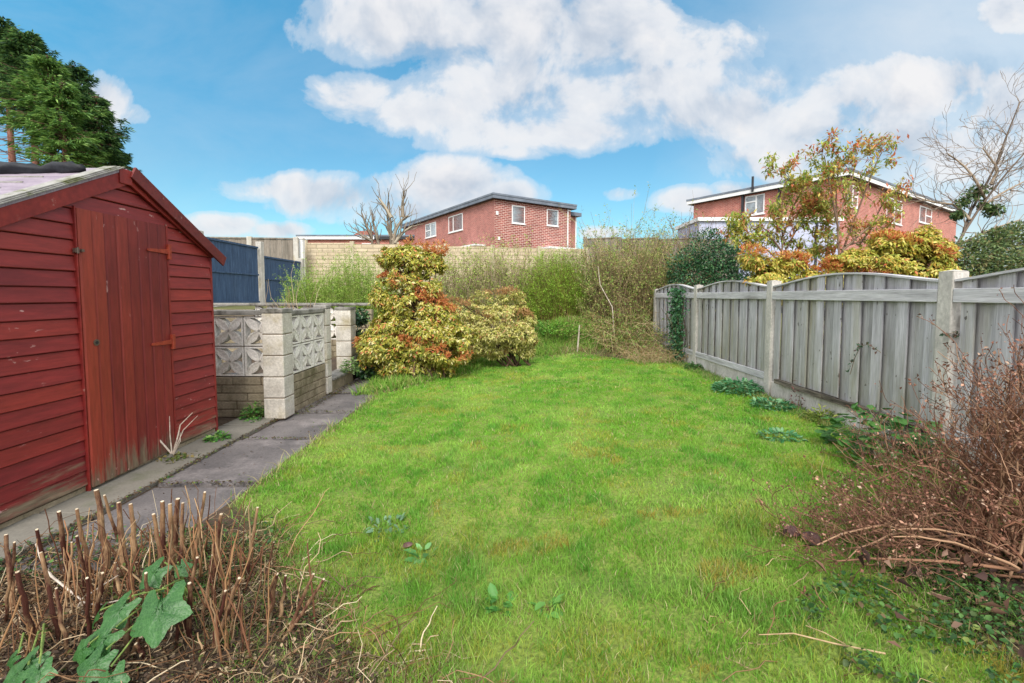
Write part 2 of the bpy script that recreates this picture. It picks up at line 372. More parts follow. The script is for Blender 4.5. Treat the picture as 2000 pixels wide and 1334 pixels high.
# ------------------------------------------------------------------ shed
SX = -2.57; SY0, SY1, SYR = 2.20, 3.93, 3.065
EAVE, RIDGE = 1.555, 1.99; SB = -5.0
DY0, DY1, DZ1 = 2.725, 3.42, 1.69
def board_attr(o, per):
    me = o.data; a = me.attributes.new('Board', 'FLOAT', 'POINT')
    vals = np.zeros(len(me.vertices), dtype=np.float32); n = (len(vals)+per-1)//per
    r = rng.random(n)**1.6; vals[:] = np.repeat(r, per)[:len(vals)]; a.data.foreach_set('value', vals)
def gable_z(y): return EAVE+(RIDGE-EAVE)*(1-abs(y-SYR)/(SYR-SY0))
def shed():
    t = thing('garden_shed', 'red painted timber shed with gabled roof beside the paved path', 'shed', (SX, SYR, 0))
    # cladding boards
    mb = MB(); pitch = .0915; z = .035; rows = []
    def clad(y0, y1, z0, z1):
        # a shiplap board: bottom edge proud, top tucked in, following the gable ends
        def ylim(zz, a, b):
            if zz <= EAVE: return a, b
            w = (SYR-SY0)*(1-(zz-EAVE)/(RIDGE-EAVE)); return max(a, SYR-w), min(b, SYR+w)
        a0, b0 = ylim(z0, y0, y1); a1, b1 = ylim(z1, y0, y1)
        if b0-a0 < .03: return
        if b1 < a1: a1 = b1 = (a0+b0)/2
        e = random.uniform(-.001, .002)
        o_ = SX+.013+e; i_ = SX+.003+e; zc = z0+.006
        z0 += .006; zc += .004
        vs = [(SX-.012, a0, z0), (o_, a0, z0), (o_+.002, a0, zc), (i_, a1, z1), (SX-.012, a1, z1),
              (SX-.012, b0, z0), (o_, b0, z0), (o_+.002, b0, zc), (i_, b1, z1), (SX-.012, b1, z1)]
        mb.add(vs, [(0, 1, 2, 3, 4), (9, 8, 7, 6, 5), (0, 5, 6, 1), (1, 6, 7, 2), (2, 7, 8, 3), (3, 8, 9, 4), (4, 9, 5, 0)])
    while z < RIDGE-.04:
        z1 = min(z+pitch, RIDGE)
        j = random.uniform(-.0015, .0015)
        if z1 <= DZ1+.01:
            clad(SY0+.02, DY0-.006, z+j, z1); clad(DY1+.014, SY1-.004, z+j, z1)
        else: clad(SY0+.02, SY1-.004, z+j, z1)
        z += pitch
    w = mb.build('cladding', M['board'], t); board_attr(w, 10)
    # rest of the walls behind the cladding
    mb = MB()
    mb.box(SX-.03, SX-.0125, SY0+.02, SY1-.01, 0.0, EAVE-.01)
    poly = [(SY0+.02, EAVE-.01), (SY1-.01, EAVE-.01), (SYR, RIDGE-.02)]
    mb.add([(SX-.0125, y, zz) for y, zz in poly]+[(SX-.03, y, zz) for y, zz in poly], [(0, 1, 2), (5, 4, 3)])
    for yy in (SY1, SY0):                                     # side walls
        s = -1 if yy == SY0 else 1
        for k in range(16):
            zz = .0+k*.0965; mb.box(SB, SX-.031, *(sorted((yy-.012*s, yy+.006*s))), zz, zz+.093)
    mb.box(SB-.02, SB, SY0, SY1, 0, EAVE)
    o = mb.build('side_wall', M['board'], t); board_attr(o, 8)
    mb = MB()                                                 # corner trims
    mb.box(SX-.03, SX+.024, SY0-.02, SY0+.018, 0.01, EAVE-.02)
    mb.build('corner_trim', M['trim'], t, .003)
    mb = MB(); mb.box(SX-.02, SX+.012, SY1-.003, SY1+.022, 0.01, EAVE-.03); mb.build('corner_trim', M['trim'], t, .003)
    # door
    d = MB(); n = 8; wd = (DY1-DY0)/n
    for i in range(n):
        y0 = DY0+i*wd; o_ = SX+.030+random.uniform(-.001, .003); zb = .02+.012*i/n
        e_ = random.uniform(-.003, .002)
        vs = [(SX+.006, y0+.0025, zb), (o_-.009, y0+.003, zb), (o_, y0+.011, zb), (o_+e_, y0+wd-.006, zb), (o_-.009+e_, y0+wd-.0025, zb), (SX+.006, y0+wd-.002, zb)]
        top = [(a, b, DZ1) for a, b, c in vs]
        d.add(vs+top, [(5, 4, 3, 2, 1, 0), (6, 7, 8, 9, 10, 11)]+[(k, (k+1) % 6, 6+(k+1) % 6, 6+k) for k in range(6)])
    door = d.build('door', M['door'], t); board_attr(door, 12)
    f = MB(); f.box(SX-.011, SX+.026, DY0-.012, DY0-.003, .0, DZ1+.012); f.box(SX-.011, SX+.026, DY1+.003, DY1+.022, .03, DZ1+.012)
    f.build('door_frame', M['trim'], t, .002)
    for zz in (1.50, .835):
        h = MB(); a = SX+.034
        poly = [(DY1-.005, zz+.018), (DY1-.19, zz+.008), (DY1-.195, zz-.004), (DY1-.19, zz-.010), (DY1-.005, zz-.016)]
        h.add([(a, y, z_) for y, z_ in poly]+[(a+.006, y, z_) for y, z_ in poly], [(4, 3, 2, 1, 0), (5, 6, 7, 8, 9)]+[(i, (i+1) % 5, 5+(i+1) % 5, 5+i) for i in range(5)])
        h.box(SX+.027, SX+.042, DY1-.004, DY1+.028, zz-.055, zz+.055)
        h.tube([(SX+.040, DY1+.002, zz-.05), (SX+.040, DY1+.002, zz+.05)], .006, 8)
        h.build('hinge', M['iron'], door)
    p = Vector((SX+.031, DY0+.075, .893))
    k = MB(); k.tube([p, p+Vector((.006, 0, 0))], .020, 16); lock = k.build('lock', M['brass'], door, smooth=False)
    k = MB(); k.tube([p+Vector((.002, 0, 0)), p+Vector((.0078, 0, 0))], .010, 12); k.build('keyhole', M['dark'], lock)
    k = MB(); k.box(SX+.020, SX+.036, DY0-.03, DY0-.004, 1.43, 1.455); k.box(SX+.032, SX+.044, DY0+.003, DY0+.02, 1.437, 1.452); k.tube([(SX+.036, DY0-.016, 1.46), (SX+.036, DY0-.016, 1.425)], .006, 6)
    k.build('latch', M['brass'], t)
    # roof: two sloping sheets
    def slope(ya, za, yb, zb, x0, x1, th, name, m, lift=0):
        mb = MB(); L = math.hypot(yb-ya, zb-za); ny, nz = -(zb-za)/L, (yb-ya)/L
        if nz < 0: ny, nz = -ny, -nz
        q = [(ya+ny*lift, za+nz*lift), (yb+ny*lift, zb+nz*lift), (yb+ny*(lift+th), zb+nz*(lift+th)), (ya+ny*(lift+th), za+nz*(lift+th))]
        mb.add([(x0, *p) for p in q]+[(x1, *p) for p in q], [(0, 1, 2, 3), (7, 6, 5, 4), (0, 4, 5, 1), (1, 5, 6, 2), (2, 6, 7, 3), (3, 7, 4, 0)])
        return mb.build(name, m, t)
    dl = (RIDGE-EAVE)/(SYR-SY0)
    sl = slope(SY0-.12, EAVE-.12*dl, SYR-.003, RIDGE, SB-.05, SX+.045, .016, 'roof', M['oldroof'], .004)
    slope(SY1+.10, EAVE-.10*dl, SYR+.003, RIDGE, SB-.05, SX+.045, .016, 'roof', M['oldroof'], .004)
    # ragged felt layers along the front edge of the roof
    for k in range(3):
        o = slope(SY0-.13, EAVE-.13*dl, SYR-.01-.02*k, RIDGE-.02*k*dl, SX-.07+.02*k, SX+.062-.008*k, .005, 'felt_edge', M['felt_edge'], .021+k*.007)
        o.parent = sl
    # battens on the old roof sheet
    mb = MB()
    for k in range(7):
        y = SY0+.02+k*.12; zz = EAVE+(y-SY0)*dl+.026
        mb.box(SB, SX-.25, y-.004, y+.004, zz-.004, zz+.004)
    o = mb.build('roof_seam', M['felt_edge'], sl)
    # bargeboards
    def barge(ya, za, yb, zb, x0, x1, w, off, name='bargeboard', m=M['trim']):
        mb = MB(); L = math.hypot(yb-ya, zb-za); ny, nz = -(zb-za)/L, (yb-ya)/L
        if nz < 0: ny, nz = -ny, -nz
        q = [(ya+ny*(off-w), za+nz*(off-w)), (yb+ny*(off-w), zb+nz*(off-w)), (yb+ny*off, zb+nz*off), (ya+ny*off, za+nz*off)]
        mb.add([(x0, *p) for p in q]+[(x1, *p) for p in q], [(0, 1, 2, 3), (7, 6, 5, 4), (0, 4, 5, 1), (1, 5, 6, 2), (2, 6, 7, 3), (3, 7, 4, 0)])
        return mb.build(name, m, t, .002)
    barge(SY0-.12, EAVE-.12*dl, SYR+.02, RIDGE+.02*dl, SX+.019, SX+.040, .085, .003)
    barge(SY1+.03, EAVE-.03*dl, SYR+.01, RIDGE-.01*dl, SX+.019, SX+.036, .05, .0)
    M['trim2'] = surf('dark_red_trim', lin('5a2020'), lin('702a26'), 5, .5, (1, 1, 1), lin('9a8078'), 9, (.62, .68), .3, 30, .002)
    b = barge(SY1+.13, EAVE-.075, SYR+.05, RIDGE+.012, SX+.045, SX+.062, .085, .036, m=M['trim2']); b['label'] = 'loose bargeboard standing proud of the gable'
    mb = MB(); mb.box(SX+.037, SX+.050, SYR-.05, SYR+.045, RIDGE-.085, RIDGE+.012); mb.build('apex_block', M['trim'], t, .003)
    mb = MB(); mb.box(SB, SX+.0, SY0-.02, SY1+.02, -.06, .03); mb.build('floor', M['walling'], t)
shed()
def felt_roll():
    mb = MB(); pts = []; rd = []
    for i in range(26):
        x = -2.665-i*.09; y = 2.925+.012*math.sin(i*.9)-.004*i*.3
        z = RIDGE+.012-(SYR-y)*.5+.035+.006*math.sin(i*1.7)
        pts.append((x, y, z)); rd.append(.036+.007*math.sin(i*1.3+.5)+.0007*i if i else .018)
    mb.tube(pts, rd, 14)
    o = mb.build('roofing_felt_roll', M['felt'], smooth=True)
    tag(o, 'lumpy black roll of roofing felt lying along the shed ridge', 'felt roll')
    s = o.modifiers.new('sub', 'SUBSURF'); s.levels = 1; s.render_levels = 1
    tx = bpy.data.textures.new('lumps', 'CLOUDS'); tx.noise_scale = .07
    dsp = o.modifiers.new('d', 'DISPLACE'); dsp.texture = tx; dsp.strength = .055
felt_roll()

# ------------------------------------------------------------------ pierced block wall
def petal_block():
    """front in local xz plane, 0.29 square, depth .09 in y, centred"""
    mb = MB(); H = .145; w = .016; D = .045
    mb.box(-H, H, -D, D, -H, -H+w); mb.box(-H, H, -D, D, H-w, H); mb.box(-H, -H+w, -D, D, -H+w, H-w); mb.box(H-w, H, -D, D, -H+w, H-w)
    R90 = Matrix.Rotation(math.pi/2, 4, 'X')
    for q in range(4):
        a = math.pi/4+q*math.pi/2; c, s = math.cos(a), math.sin(a); L = (H-w)*1.414+.004; n = 10
        for side in (-1, 1):                                  # each petal: two curved ribs with a thinner web between
            outer = []; inner = []
            for i in range(n+1):
                t = i/n; r = t*L*.985; wd = .037*math.sin(math.pi*t)**.8*(1 if t < .5 else 1)
                outer.append((r, side*(wd+.004))); inner.append((r, side*max(wd-.012, 0)))
            poly = outer+inner[::-1]
            poly = [(p[0]*c-p[1]*s, p[0]*s+p[1]*c) for p in poly]
            if side < 0: poly = poly[::-1]
            # quads strip for cleanliness
            for i in range(n):
                a1, a2 = outer[i], outer[i+1]; b1, b2 = inner[i], inner[i+1]
                vs = []
                for yy in (-D+.004, D-.004):
                    for p in (a1, a2, b2, b1): vs.append((p[0]*c-p[1]*s, yy, p[0]*s+p[1]*c))
                mb.add(vs, [(0, 1, 2, 3), (7, 6, 5, 4), (0, 4, 5, 1), (2, 6, 7, 3)])
        for i in range(n):
            t0, t1 = i/n, (i+1)/n
            w0 = .034*math.sin(math.pi*t0)**.8; w1 = .034*math.sin(math.pi*t1)**.8
            vs = []
            for yy in (-D*.80, D*.80):
                for p in ((t0*L, -w0), (t1*L, -w1), (t1*L, w1), (t0*L, w0)): vs.append((p[0]*c-p[1]*s, yy, p[0]*s+p[1]*c))
            mb.add(vs, [(0, 1, 2, 3), (7, 6, 5, 4)])
    return mb
def screen_wall():
    ox, oy = -2.23, 4.44
    t = thing('screen_block_wall', 'cream pierced block garden wall with three pillars beside the path', 'garden wall', (ox, oy, 0))
    base = petal_block(); proto = None
    def put(x, y, z, rz):
        nonlocal proto
        if proto is None:
            proto = base.build('screen_block', M['screen'], t, local=True); o = proto
        else:
            o = proto.copy(); link(o, t)
        o.location = (x-ox, y-oy, z); o.rotation_euler = (0, 0, rz)
    zb = .385
    for r in range(2):
        for i in range(4): put(-2.34-.15-i*.3, 4.56, zb+.145+r*.3, 0)
        for i in range(3): put(-2.265, 4.56+.145+i*.3-.02, zb+.145+r*.3, math.pi/2)
        pass
    # mortar between screens
    mb = MB()
    mb.box(-3.55, -2.34, 4.53, 4.59, zb+.290, zb+.300); mb.box(-3.55, -2.34, 4.53, 4.59, zb-.008, zb)
    for i in range(4): mb.box(-2.34-i*.3-.005-.3+.3-.0, -2.34-i*.3+.005, 4.53, 4.59, zb, zb+.59) if i else None
    mb.box(-2.295, -2.235, 4.54, 5.44, zb+.290, zb+.300); mb.box(-2.295, -2.235, 4.54, 5.44, zb-.008, zb)
    for i in (1, 2): mb.box(-2.295, -2.235, 4.535+i*.3-.005, 4.535+i*.3+.005, zb, zb+.59)
    mb.build('mortar', M['joint'], t)
    # pillars
    def pillar(x, y, z0, n, h=.2, s=.1):
        mb = MB()
        for k in range(n):
            mb.box(x-s+random.uniform(-.002, .002), x+s, y-s, y+s, z0+k*h+.003, z0+(k+1)*h-.002)
        o = mb.build('pillar', M['block'], t, .011, seg=3)
        jm = MB(); jm.box(x-s+.006, x+s-.006, y-s+.006, y+s-.006, z0, z0+n*h-.004); jm.build('joint', M['joint'], o)
        c = MB(); c.box(x-s-.006, x+s+.006, y-s-.006, y+s+.006, z0+n*h-.001, z0+n*h+.04); c.build('cap', M['coping'], o, .006)
    pillar(-2.262, 4.43, -.0, 5, .203, .100); pillar(-2.265, 5.50, .0, 5, .205, .072); pillar(-2.32, 6.42, .12, 4, .215, .105)
    # base courses
    def courses(x0, x1, y0, y1, z0, z1, n, axis):
        mb = MB(); h = (z1-z0)/n
        for k in range(n):
            a, b = (x0, x1) if axis == 'x' else (y0, y1); p = a-(.11 if k % 2 else .0)
            while p < b:
                q = min(p+random.choice((.28, .42, .42)), b); pp = max(p, a); e = random.uniform(-.004, .004)
                if q-pp > .02:
                    if axis == 'x': mb.box(pp+.004, q-.004, y0+e, y1+e, z0+k*h+.004, z0+(k+1)*h-.003)
                    else: mb.box(x0+e, x1+e, pp+.004, q-.004, z0+k*h+.004, z0+(k+1)*h-.003)
                p = q
        o = mb.build('base_wall', M['walling'], t, .006)
        j = MB(); j.box(x0+(.01 if axis == 'y' else 0), x1-(.01 if axis == 'y' else 0), y0+(.01 if axis == 'x' else 0), y1-(.01 if axis == 'x' else 0), z0, z1-.005); j.build('joint', M['joint'], o)
    courses(-3.6, -2.365, 4.51, 4.61, -.03, zb-.01, 5, 'x'); courses(-2.312, -2.212, 4.532, 5.426, -.03, zb-.01, 5, 'y')
    courses(-2.36, -2.20, 5.575, 6.312, -.03, .14, 1, 'y')
    mb = MB(); mb.box(-3.6, -2.34, 4.49, 4.63, .985, 1.035); mb.build('coping', M['coping'], t, .008)
    mb = MB(); mb.box(-2.335, -2.195, 4.54, 5.42, .985, 1.03); mb.build('coping', M['coping'], t, .008)
    mb = MB(); mb.box(-2.40, -2.17, 5.58, 6.305, .141, .175); mb.build('step', M['coping'], t, .008)
screen_wall()
def rear_wall():
    t = thing('rear_block_wall', 'long low wall with grey coping and pierced blocks behind the front pillars', 'garden wall', (-4, 7.95, 0))
    mb = MB()
    for k in range(9):
        for (xa, xb) in (((-7.5, -2.4),) if k < 4 else ((-7.5, -4.42), (-2.91, -2.4))):
            p = xa-(.2 if k % 2 else 0)
            while p < xb:
                q = min(p+.42, xb); pp = max(p, xa)
                if q-pp > .03: mb.box(pp+.004, q-.004, 7.88+random.uniform(-.003, .003), 8.0, k*.105+.004, (k+1)*.105-.004)
                p = q
    mb.build('wall', M['walling'], t, .006)
    mb = MB(); mb.box(-7.5, -2.41, 7.89, 7.99, -.03, .415); mb.box(-7.5, -4.43, 7.89, 7.99, .415, .94); mb.box(-2.9, -2.41, 7.89, 7.99, .415, .94); mb.build('joint', M['joint'], t)
    mb = MB(); mb.box(-7.55, -2.36, 7.84, 8.04, .946+.06, 1.0+.05); mb.build('coping', M['coping'], t, .01)
    base = petal_block(); proto = None
    for r in range(2):
        for i in range(5):
            if proto is None: proto = base.build('screen_block', M['screen'], t, local=True); o = proto
            else: o = proto.copy(); link(o, t)
            o.location = (-2.91-.15-i*.3+4, 0, .422+.147+r*.296)
rear_wall()

# ------------------------------------------------------------------ right hand fence
def arch(t): return 1.275+.088*math.sin(math.pi*min(max(t, 0), 1))**1.15
def right_fence():
    xf = 2.71; ys = [.91, 2.84, 4.78, 6.71, 8.62]
    t = thing('panel_fence', 'weathered grey bow-top wooden fence between concrete posts right of the lawn', 'fence', (xf, 4.78, 0))
    for i, y in enumerate(ys):
        mb = MB(); s = .05; top = 1.335 if i < 4 else 1.30
        z0 = -.1
        pts = [(xf-s, y-s), (xf+s, y-s), (xf+s, y+s), (xf-s, y+s)]
        mb.box(xf-s, xf+s, y-s, y+s, z0, top-.008)
        mb.add([(xf-s, y-s, top-.008), (xf+s, y-s, top-.008), (xf+s, y+s, top-.008), (xf-s, y+s, top-.008), (xf, y, top+.003)], [(0, 1, 4), (1, 2, 4), (2, 3, 4), (3, 0, 4)])
        mb.build('post', M['concpost'], t, .007)
    for i in range(4):
        a, b = ys[i]+.052, ys[i+1]-.052
        g = MB(); g.box(xf-.025, xf+.025, a, b, -.1, .292); g.build('gravel_board', M['gravel'], t, .004)
        p = MB(); n = 17; w = (b-a-.03)/n
        for k in range(n):
            y0 = a+.015+k*w; y1 = y0+w
            z0 = .30+random.uniform(0, .008); za = arch((y0-a)/(b-a))-.012; zb = arch((y1-a)/(b-a))-.012
            if k % 2: xo, th, yy0, yy1 = xf+.002, .012, y0-.034, y1+.034
            else: xo, th, yy0, yy1 = xf-.022, .012, y0+.009, y1-.009
            ti = random.uniform(-.004, .004); xo += random.uniform(-.001, .001)
            if k % 2: xo += .003
            j = random.uniform(-.003, .003)
            vs = [(xo, yy0, z0), (xo+th, yy0, z0), (xo+th+ti, yy1, z0), (xo+ti, yy1, z0), (xo, yy0+j, za), (xo+th, yy0+j, za), (xo+th+ti, yy1+j, zb), (xo+ti, yy1+j, zb)]
            p.add(vs, [(0, 3, 2, 1), (4, 5, 6, 7), (0, 1, 5, 4), (1, 2, 6, 5), (2, 3, 7, 6), (3, 0, 4, 7)])
        panel = p.build('panel', M['greywood'], t, .002, seg=1); board_attr(panel, 8)
        r = MB(); r.box(xf-.048, xf-.026, a, b, 1.138, 1.222); r.build('rail', M['greyrail'], panel, .004)
        r = MB(); r.box(xf+.02, xf+.04, a, b, 1.0, 1.07); r.box(xf+.02, xf+.04, a, b, .36, .42); r.build('back_rail', M['greyrail'], panel, .004)
        if i == 1:
            r = MB(); L = 12
            for k in range(L):
                y0 = a+(b-a)*k/L*.93; y1 = a+(b-a)*(k+1)/L*.93
                r.box(xf-.075+random.uniform(-.008, .006), xf-.026, y0, y1, .297+random.uniform(0, .004), .335+random.uniform(-.006, .008))
            o = r.build('bottom_rail', M['rotten'], panel); o['label'] = 'dark rotten bottom rail sagging along the panel'
        else:
            r = MB(); r.box(xf-.045, xf-.026, a, b, .295, .37); r.build('bottom_rail', M['greyrail'], panel, .004)
        c = MB(); m = 14; 
        for k in range(m):
            t0, t1 = k/m, (k+1)/m; y0 = a+(b-a)*t0; y1 = a+(b-a)*t1; z0, z1 = arch(t0)-.012, arch(t1)-.012
            vs = [(xf-.042, y0, z0), (xf+.03, y0, z0), (xf+.03, y1, z1), (xf-.042, y1, z1), (xf-.042, y0, z0+.014), (xf+.03, y0, z0+.014), (xf+.03, y1, z1+.014), (xf-.042, y1, z1+.014)]
            fs = [(0, 3, 2, 1), (4, 5, 6, 7), (1, 2, 6, 5), (3, 0, 4, 7)]
            if k == 0: fs.append((0, 1, 5, 4))
            if k == m-1: fs.append((2, 3, 7, 6))
            c.add(vs, fs)
        c.build('capping', M['greyrail'], panel)
right_fence()

# ------------------------------------------------------------------ blue fence, far fences
def blue_fence():
    X = -7.0
    t = thing('blue_fence', 'dark blue painted board fence with concrete posts behind the low wall', 'fence', (X, 12, .9))
    segs = [((10.45, 12.72), 2.46), ((13.0, 15.25), 2.24)]
    for k, ((a, b), top) in enumerate(segs):
        mb = MB(); n = 20; w = (b-a)/n
        for i in range(n):
            y0 = a+i*w; mb.add([(X+.012, y0, .98), (X+.024, y0+w*.98, .98), (X+.005, y0+w*.98, .98), (X, y0, .98), (X+.012, y0, top), (X+.024, y0+w*.98, top), (X+.005, y0+w*.98, top), (X, y0, top)],
                               [(0, 3, 2, 1), (4, 5, 6, 7), (0, 1, 5, 4), (1, 2, 6, 5), (2, 3, 7, 6), (3, 0, 4, 7)])
        p = mb.build('panel', M['blue'], t)
        r = MB(); r.box(X+.026, X+.055, a, b, 1.72-.1*k, 1.765-.1*k); r.box(X-.02, X+.055, a, b, top, top+.05); r.box(X+.026, X+.055, a, b, .98, 1.03); r.build('rail', M['blue'], p, .004)
        g = MB(); g.box(X-.02, X+.03, a, b, .55, .975); g.build('gravel_board', M['gravel'], t, .004)
    for y, top in ((10.36, 2.62), (12.86, 2.66), (15.36, 2.4)):
        mb = MB(); mb.box(X-.06, X+.09, y-.08, y+.08, .4, top); mb.build('post', M['concpost'], t, .01)
    # small lamp bracket on the first post
    mb = MB(); mb.box(X+.09, X+.16, 10.33, 10.39, 1.62, 1.66); mb.box(X+.12, X+.24, 10.25, 10.33, 1.50, 1.58, ); o = mb.build('garden_light', M['white'], t, .01)
blue_fence()
def straight_fence(name, label, cat, p0, p1, z0, top0, top1, m, n_post, board=.15, postm=None, rail=True, postw=.06, cap=True):
    d = Vector((p1[0]-p0[0], p1[1]-p0[1], 0)); L = d.length; rz = math.atan2(d.y, d.x)
    t = thing(name, label, cat, (p0[0], p0[1], z0), rz)
    step = L/n_post
    for k in range(n_post):
        mb = MB(); a = k*step+postw; b = (k+1)*step-postw
        tz = top0+(top1-top0)*(k+.5)/n_post-z0
        if board:
            n = max(1, int((b-a)/board)); w = (b-a)/n
            for i in range(n): mb.box(a+i*w+.003, a+(i+1)*w-.003, -.012+(.01 if i % 2 else 0), .012+(.01 if i % 2 else 0), 0, tz+random.uniform(-.01, .01))
        else:
            nn = max(1, round(tz/.3))
            for i in range(nn): mb.box(a, b, -.03, .03, i*tz/nn, (i+1)*tz/nn-.006)
        mb.build('panel', m, t, local=True)
        if cap:
            c = MB(); c.box(a, b, -.045, .055, tz+.002, tz+.05); c.build('capping', m, t, local=True)
    for k in range(n_post+1):
        mb = MB(); tz = top0+(top1-top0)*k/n_post-z0+.08
        mb.box(k*step-postw+.003, k*step+postw-.003, -.07, .07, 0, tz); mb.build('post', postm or m, t, local=True, bevel=.01)
    return t
Yw = 18.5
def zt(v, Y): return at(1000, v, Y).z
straight_fence('concrete_panel_wall', 'buff concrete wall of brick-effect panels below the central brick house', 'wall',
               (at(597, 500, Yw).x, Yw), (at(1145, 500, Yw).x, Yw), .8, zt(473, Yw), zt(487, Yw), M['beige'], 6, board=0, postm=surf('buff_post', lin('a99c84'), lin('c4b8a0'), 5, .95), postw=.08, cap=False)
straight_fence('wooden_fence', 'brown grey wooden fence rising behind the blue fence', 'fence',
               (at(395, 470, 17.2).x, 17.2), (at(578, 470, 17.6).x, 17.6), .8, zt(465, 17.2), zt(465, 17.2), M['oldwood'], 2, board=.2, postm=M['concpost'], postw=.09)
straight_fence('wooden_fence', 'grey brown close-board fence right of the central brick house', 'fence',
               (at(1143, 470, 21).x, 21), (at(1440, 470, 18.5).x, 18.5), .8, zt(466, 21), zt(475, 19.5), M['oldwood'], 4, board=.2, postm=M['oldwood'], postw=.07)
mb = MB(); q = at(587, 500, 17.8); mb.box(q.x-.09, q.x+.11, 17.75, 17.95, .8, zt(467, 17.8)); mb.box(q.x-.12, q.x+.14, 17.72, 17.98, zt(467, 17.8), zt(467, 17.8)+.05)
tag(mb.build('gate_post', M['white'], bevel=.01), 'tall white post at the left end of the buff concrete wall', 'post')

# ------------------------------------------------------------------ houses
def window(parent, x0, x1, z0, z1, axis, off, split=None, top=None, sill=True):
    """window on the local -y face (axis 'x') or the local -x face (axis 'y') standing at coordinate off"""
    f = MB(); w = .07
    def bx(mb, a0, a1, d0, d1, b0, b1):
        if axis == 'x': mb.box(a0, a1, off+d0, off+d1, b0, b1)
        else: mb.box(off+d0, off+d1, a0, a1, b0, b1)
    bx(f, x0, x1, -.03, .04, z0, z0+w); bx(f, x0, x1, -.03, .04, z1-w, z1); bx(f, x0, x0+w, -.03, .04, z0+w, z1-w); bx(f, x1-w, x1, -.03, .04, z0+w, z1-w)
    if split:
        xm = x0+(x1-x0)*split; bx(f, xm-.045, xm+.045, -.032, .04, z0+w, z1-w)
    if top:
        zm = z0+(z1-z0)*top; a = x0+w if not split else x0+(x1-x0)*split+.045; bx(f, a, x1-w, -.031, .04, zm-.04, zm+.04)
    fo = f.build('window', M['white'], parent, local=True)
    if sill:
        s = MB(); bx(s, x0-.05, x1+.05, -.07, .03, z0-.06, z0-.003); s.build('sill', M['white'], fo, local=True)
    g = MB(); bx(g, x0+w-.01, x1-w+.01, .0, .02, z0+w-.01, z1-w+.01); g.build('pane', M['glass'], fo, local=True)
PHI = math.radians(34.2)
def house(name, label, corner, Lr, Ll, top, matr, matl, roofm, fasciam, base=.9, over=.35):
    """local +x along the right hand face, local +y along the left hand face going back"""
    t = thing(name, label, 'house', (*corner, base), PHI)
    H = top-base
    w = MB(); w.add([(0, 0, 0), (Lr, 0, 0), (Lr, 0, H), (0, 0, H)], [(0, 1, 2, 3)])
    w.add([(Lr, 0, 0), (Lr, Ll, 0), (Lr, Ll, H), (Lr, 0, H)], [(0, 1, 2, 3)])
    w.build('wall', matr, t, local=True)
    w = MB(); w.add([(0, Ll, 0), (0, 0, 0), (0, 0, H), (0, Ll, H)], [(0, 1, 2, 3)]); w.add([(Lr, Ll, 0), (0, Ll, 0), (0, Ll, H), (Lr, Ll, H)], [(0, 1, 2, 3)])
    w.build('wall', matl, t, local=True)
    r = MB(); o = over; r.box(-o, Lr+o, -o, Ll+o, H+.24, H+.36); ro = r.build('roof', roofm, t, local=True)
    f = MB(); f.box(-o+.03, Lr+o-.03, -o+.03, Ll+o-.03, H+.02, H+.238); f.build('fascia', fasciam, ro, local=True)
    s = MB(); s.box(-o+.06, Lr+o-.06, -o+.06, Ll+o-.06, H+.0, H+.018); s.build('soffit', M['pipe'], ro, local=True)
    return t, H
c1 = at(966, 400, 32); t1z = at(966, 389, 32).z
h1, H1 = house('brick_house', 'red brick flat-roofed house with two square windows, centre of the skyline', (c1.x, 32), 6.9, 16.6, t1z, M['brickpatt'], M['brickdark'], M['rooffelt'], M['rooffelt'])
def wz(v, Y): return at(1000, v, Y).z-.9
window(h1, 1.42, 2.55, wz(436, 32.9), wz(401, 32.9), 'x', 0); window(h1, 4.55, 5.65, wz(441, 34.8), wz(409, 34.8), 'x', 0)
window(h1, 4.6, 7.0, wz(452, 36.8), wz(420, 36.8), 'y', 0, split=.66); window(h1, 9.4, 11.6, wz(463, 40.7), wz(436, 40.7), 'y', 0, split=.5, top=.5)
def hpart(parent, name, m, boxes, **k):
    mb = MB()
    for b in boxes: mb.box(*b)
    return mb.build(name, m, parent, local=True, **k)
hpart(h1, 'downpipe', M['white'], [(6.52, 6.60, -.09, -.02, 0, H1-.05), (6.56, 6.85, -.10, -.02, H1-.14, H1-.06)])
hpart(h1, 'canopy', M['white'], [(4.0, 6.7, -1.0, -.01, wz(489, 35), wz(485, 35))])
hpart(h1, 'canopy', M['white'], [(-.9, -.01, 1.2, 4.2, wz(482, 33.5), wz(479, 33.5))])
hpart(h1, 'vent', M['white'], [(.10, .28, -.05, -.003, wz(419, 32), wz(412, 32))])
hpart(h1, 'vent', M['white'], [(.25, .42, -.05, -.003, wz(468, 32), wz(462, 32))])
hpart(h1, 'downpipe', M['pipe'], [(7.06, 7.15, .62, .69, 0, H1-.3)])
# set-back side wing
e = MB(); e.box(6.9+.002, 8.0, .7, 6, 0, H1-.35); e.build('side_wing', M['brickdark'], h1, local=True)
hpart(h1, 'wing_roof', M['rooffelt'], [(7.26, 8.35, .35, 6.3, H1-.34, H1-.06)])
hpart(h1, 'corner_board', M['white'], [(8.002, 8.12, .68, .8, 0, H1-.36)])

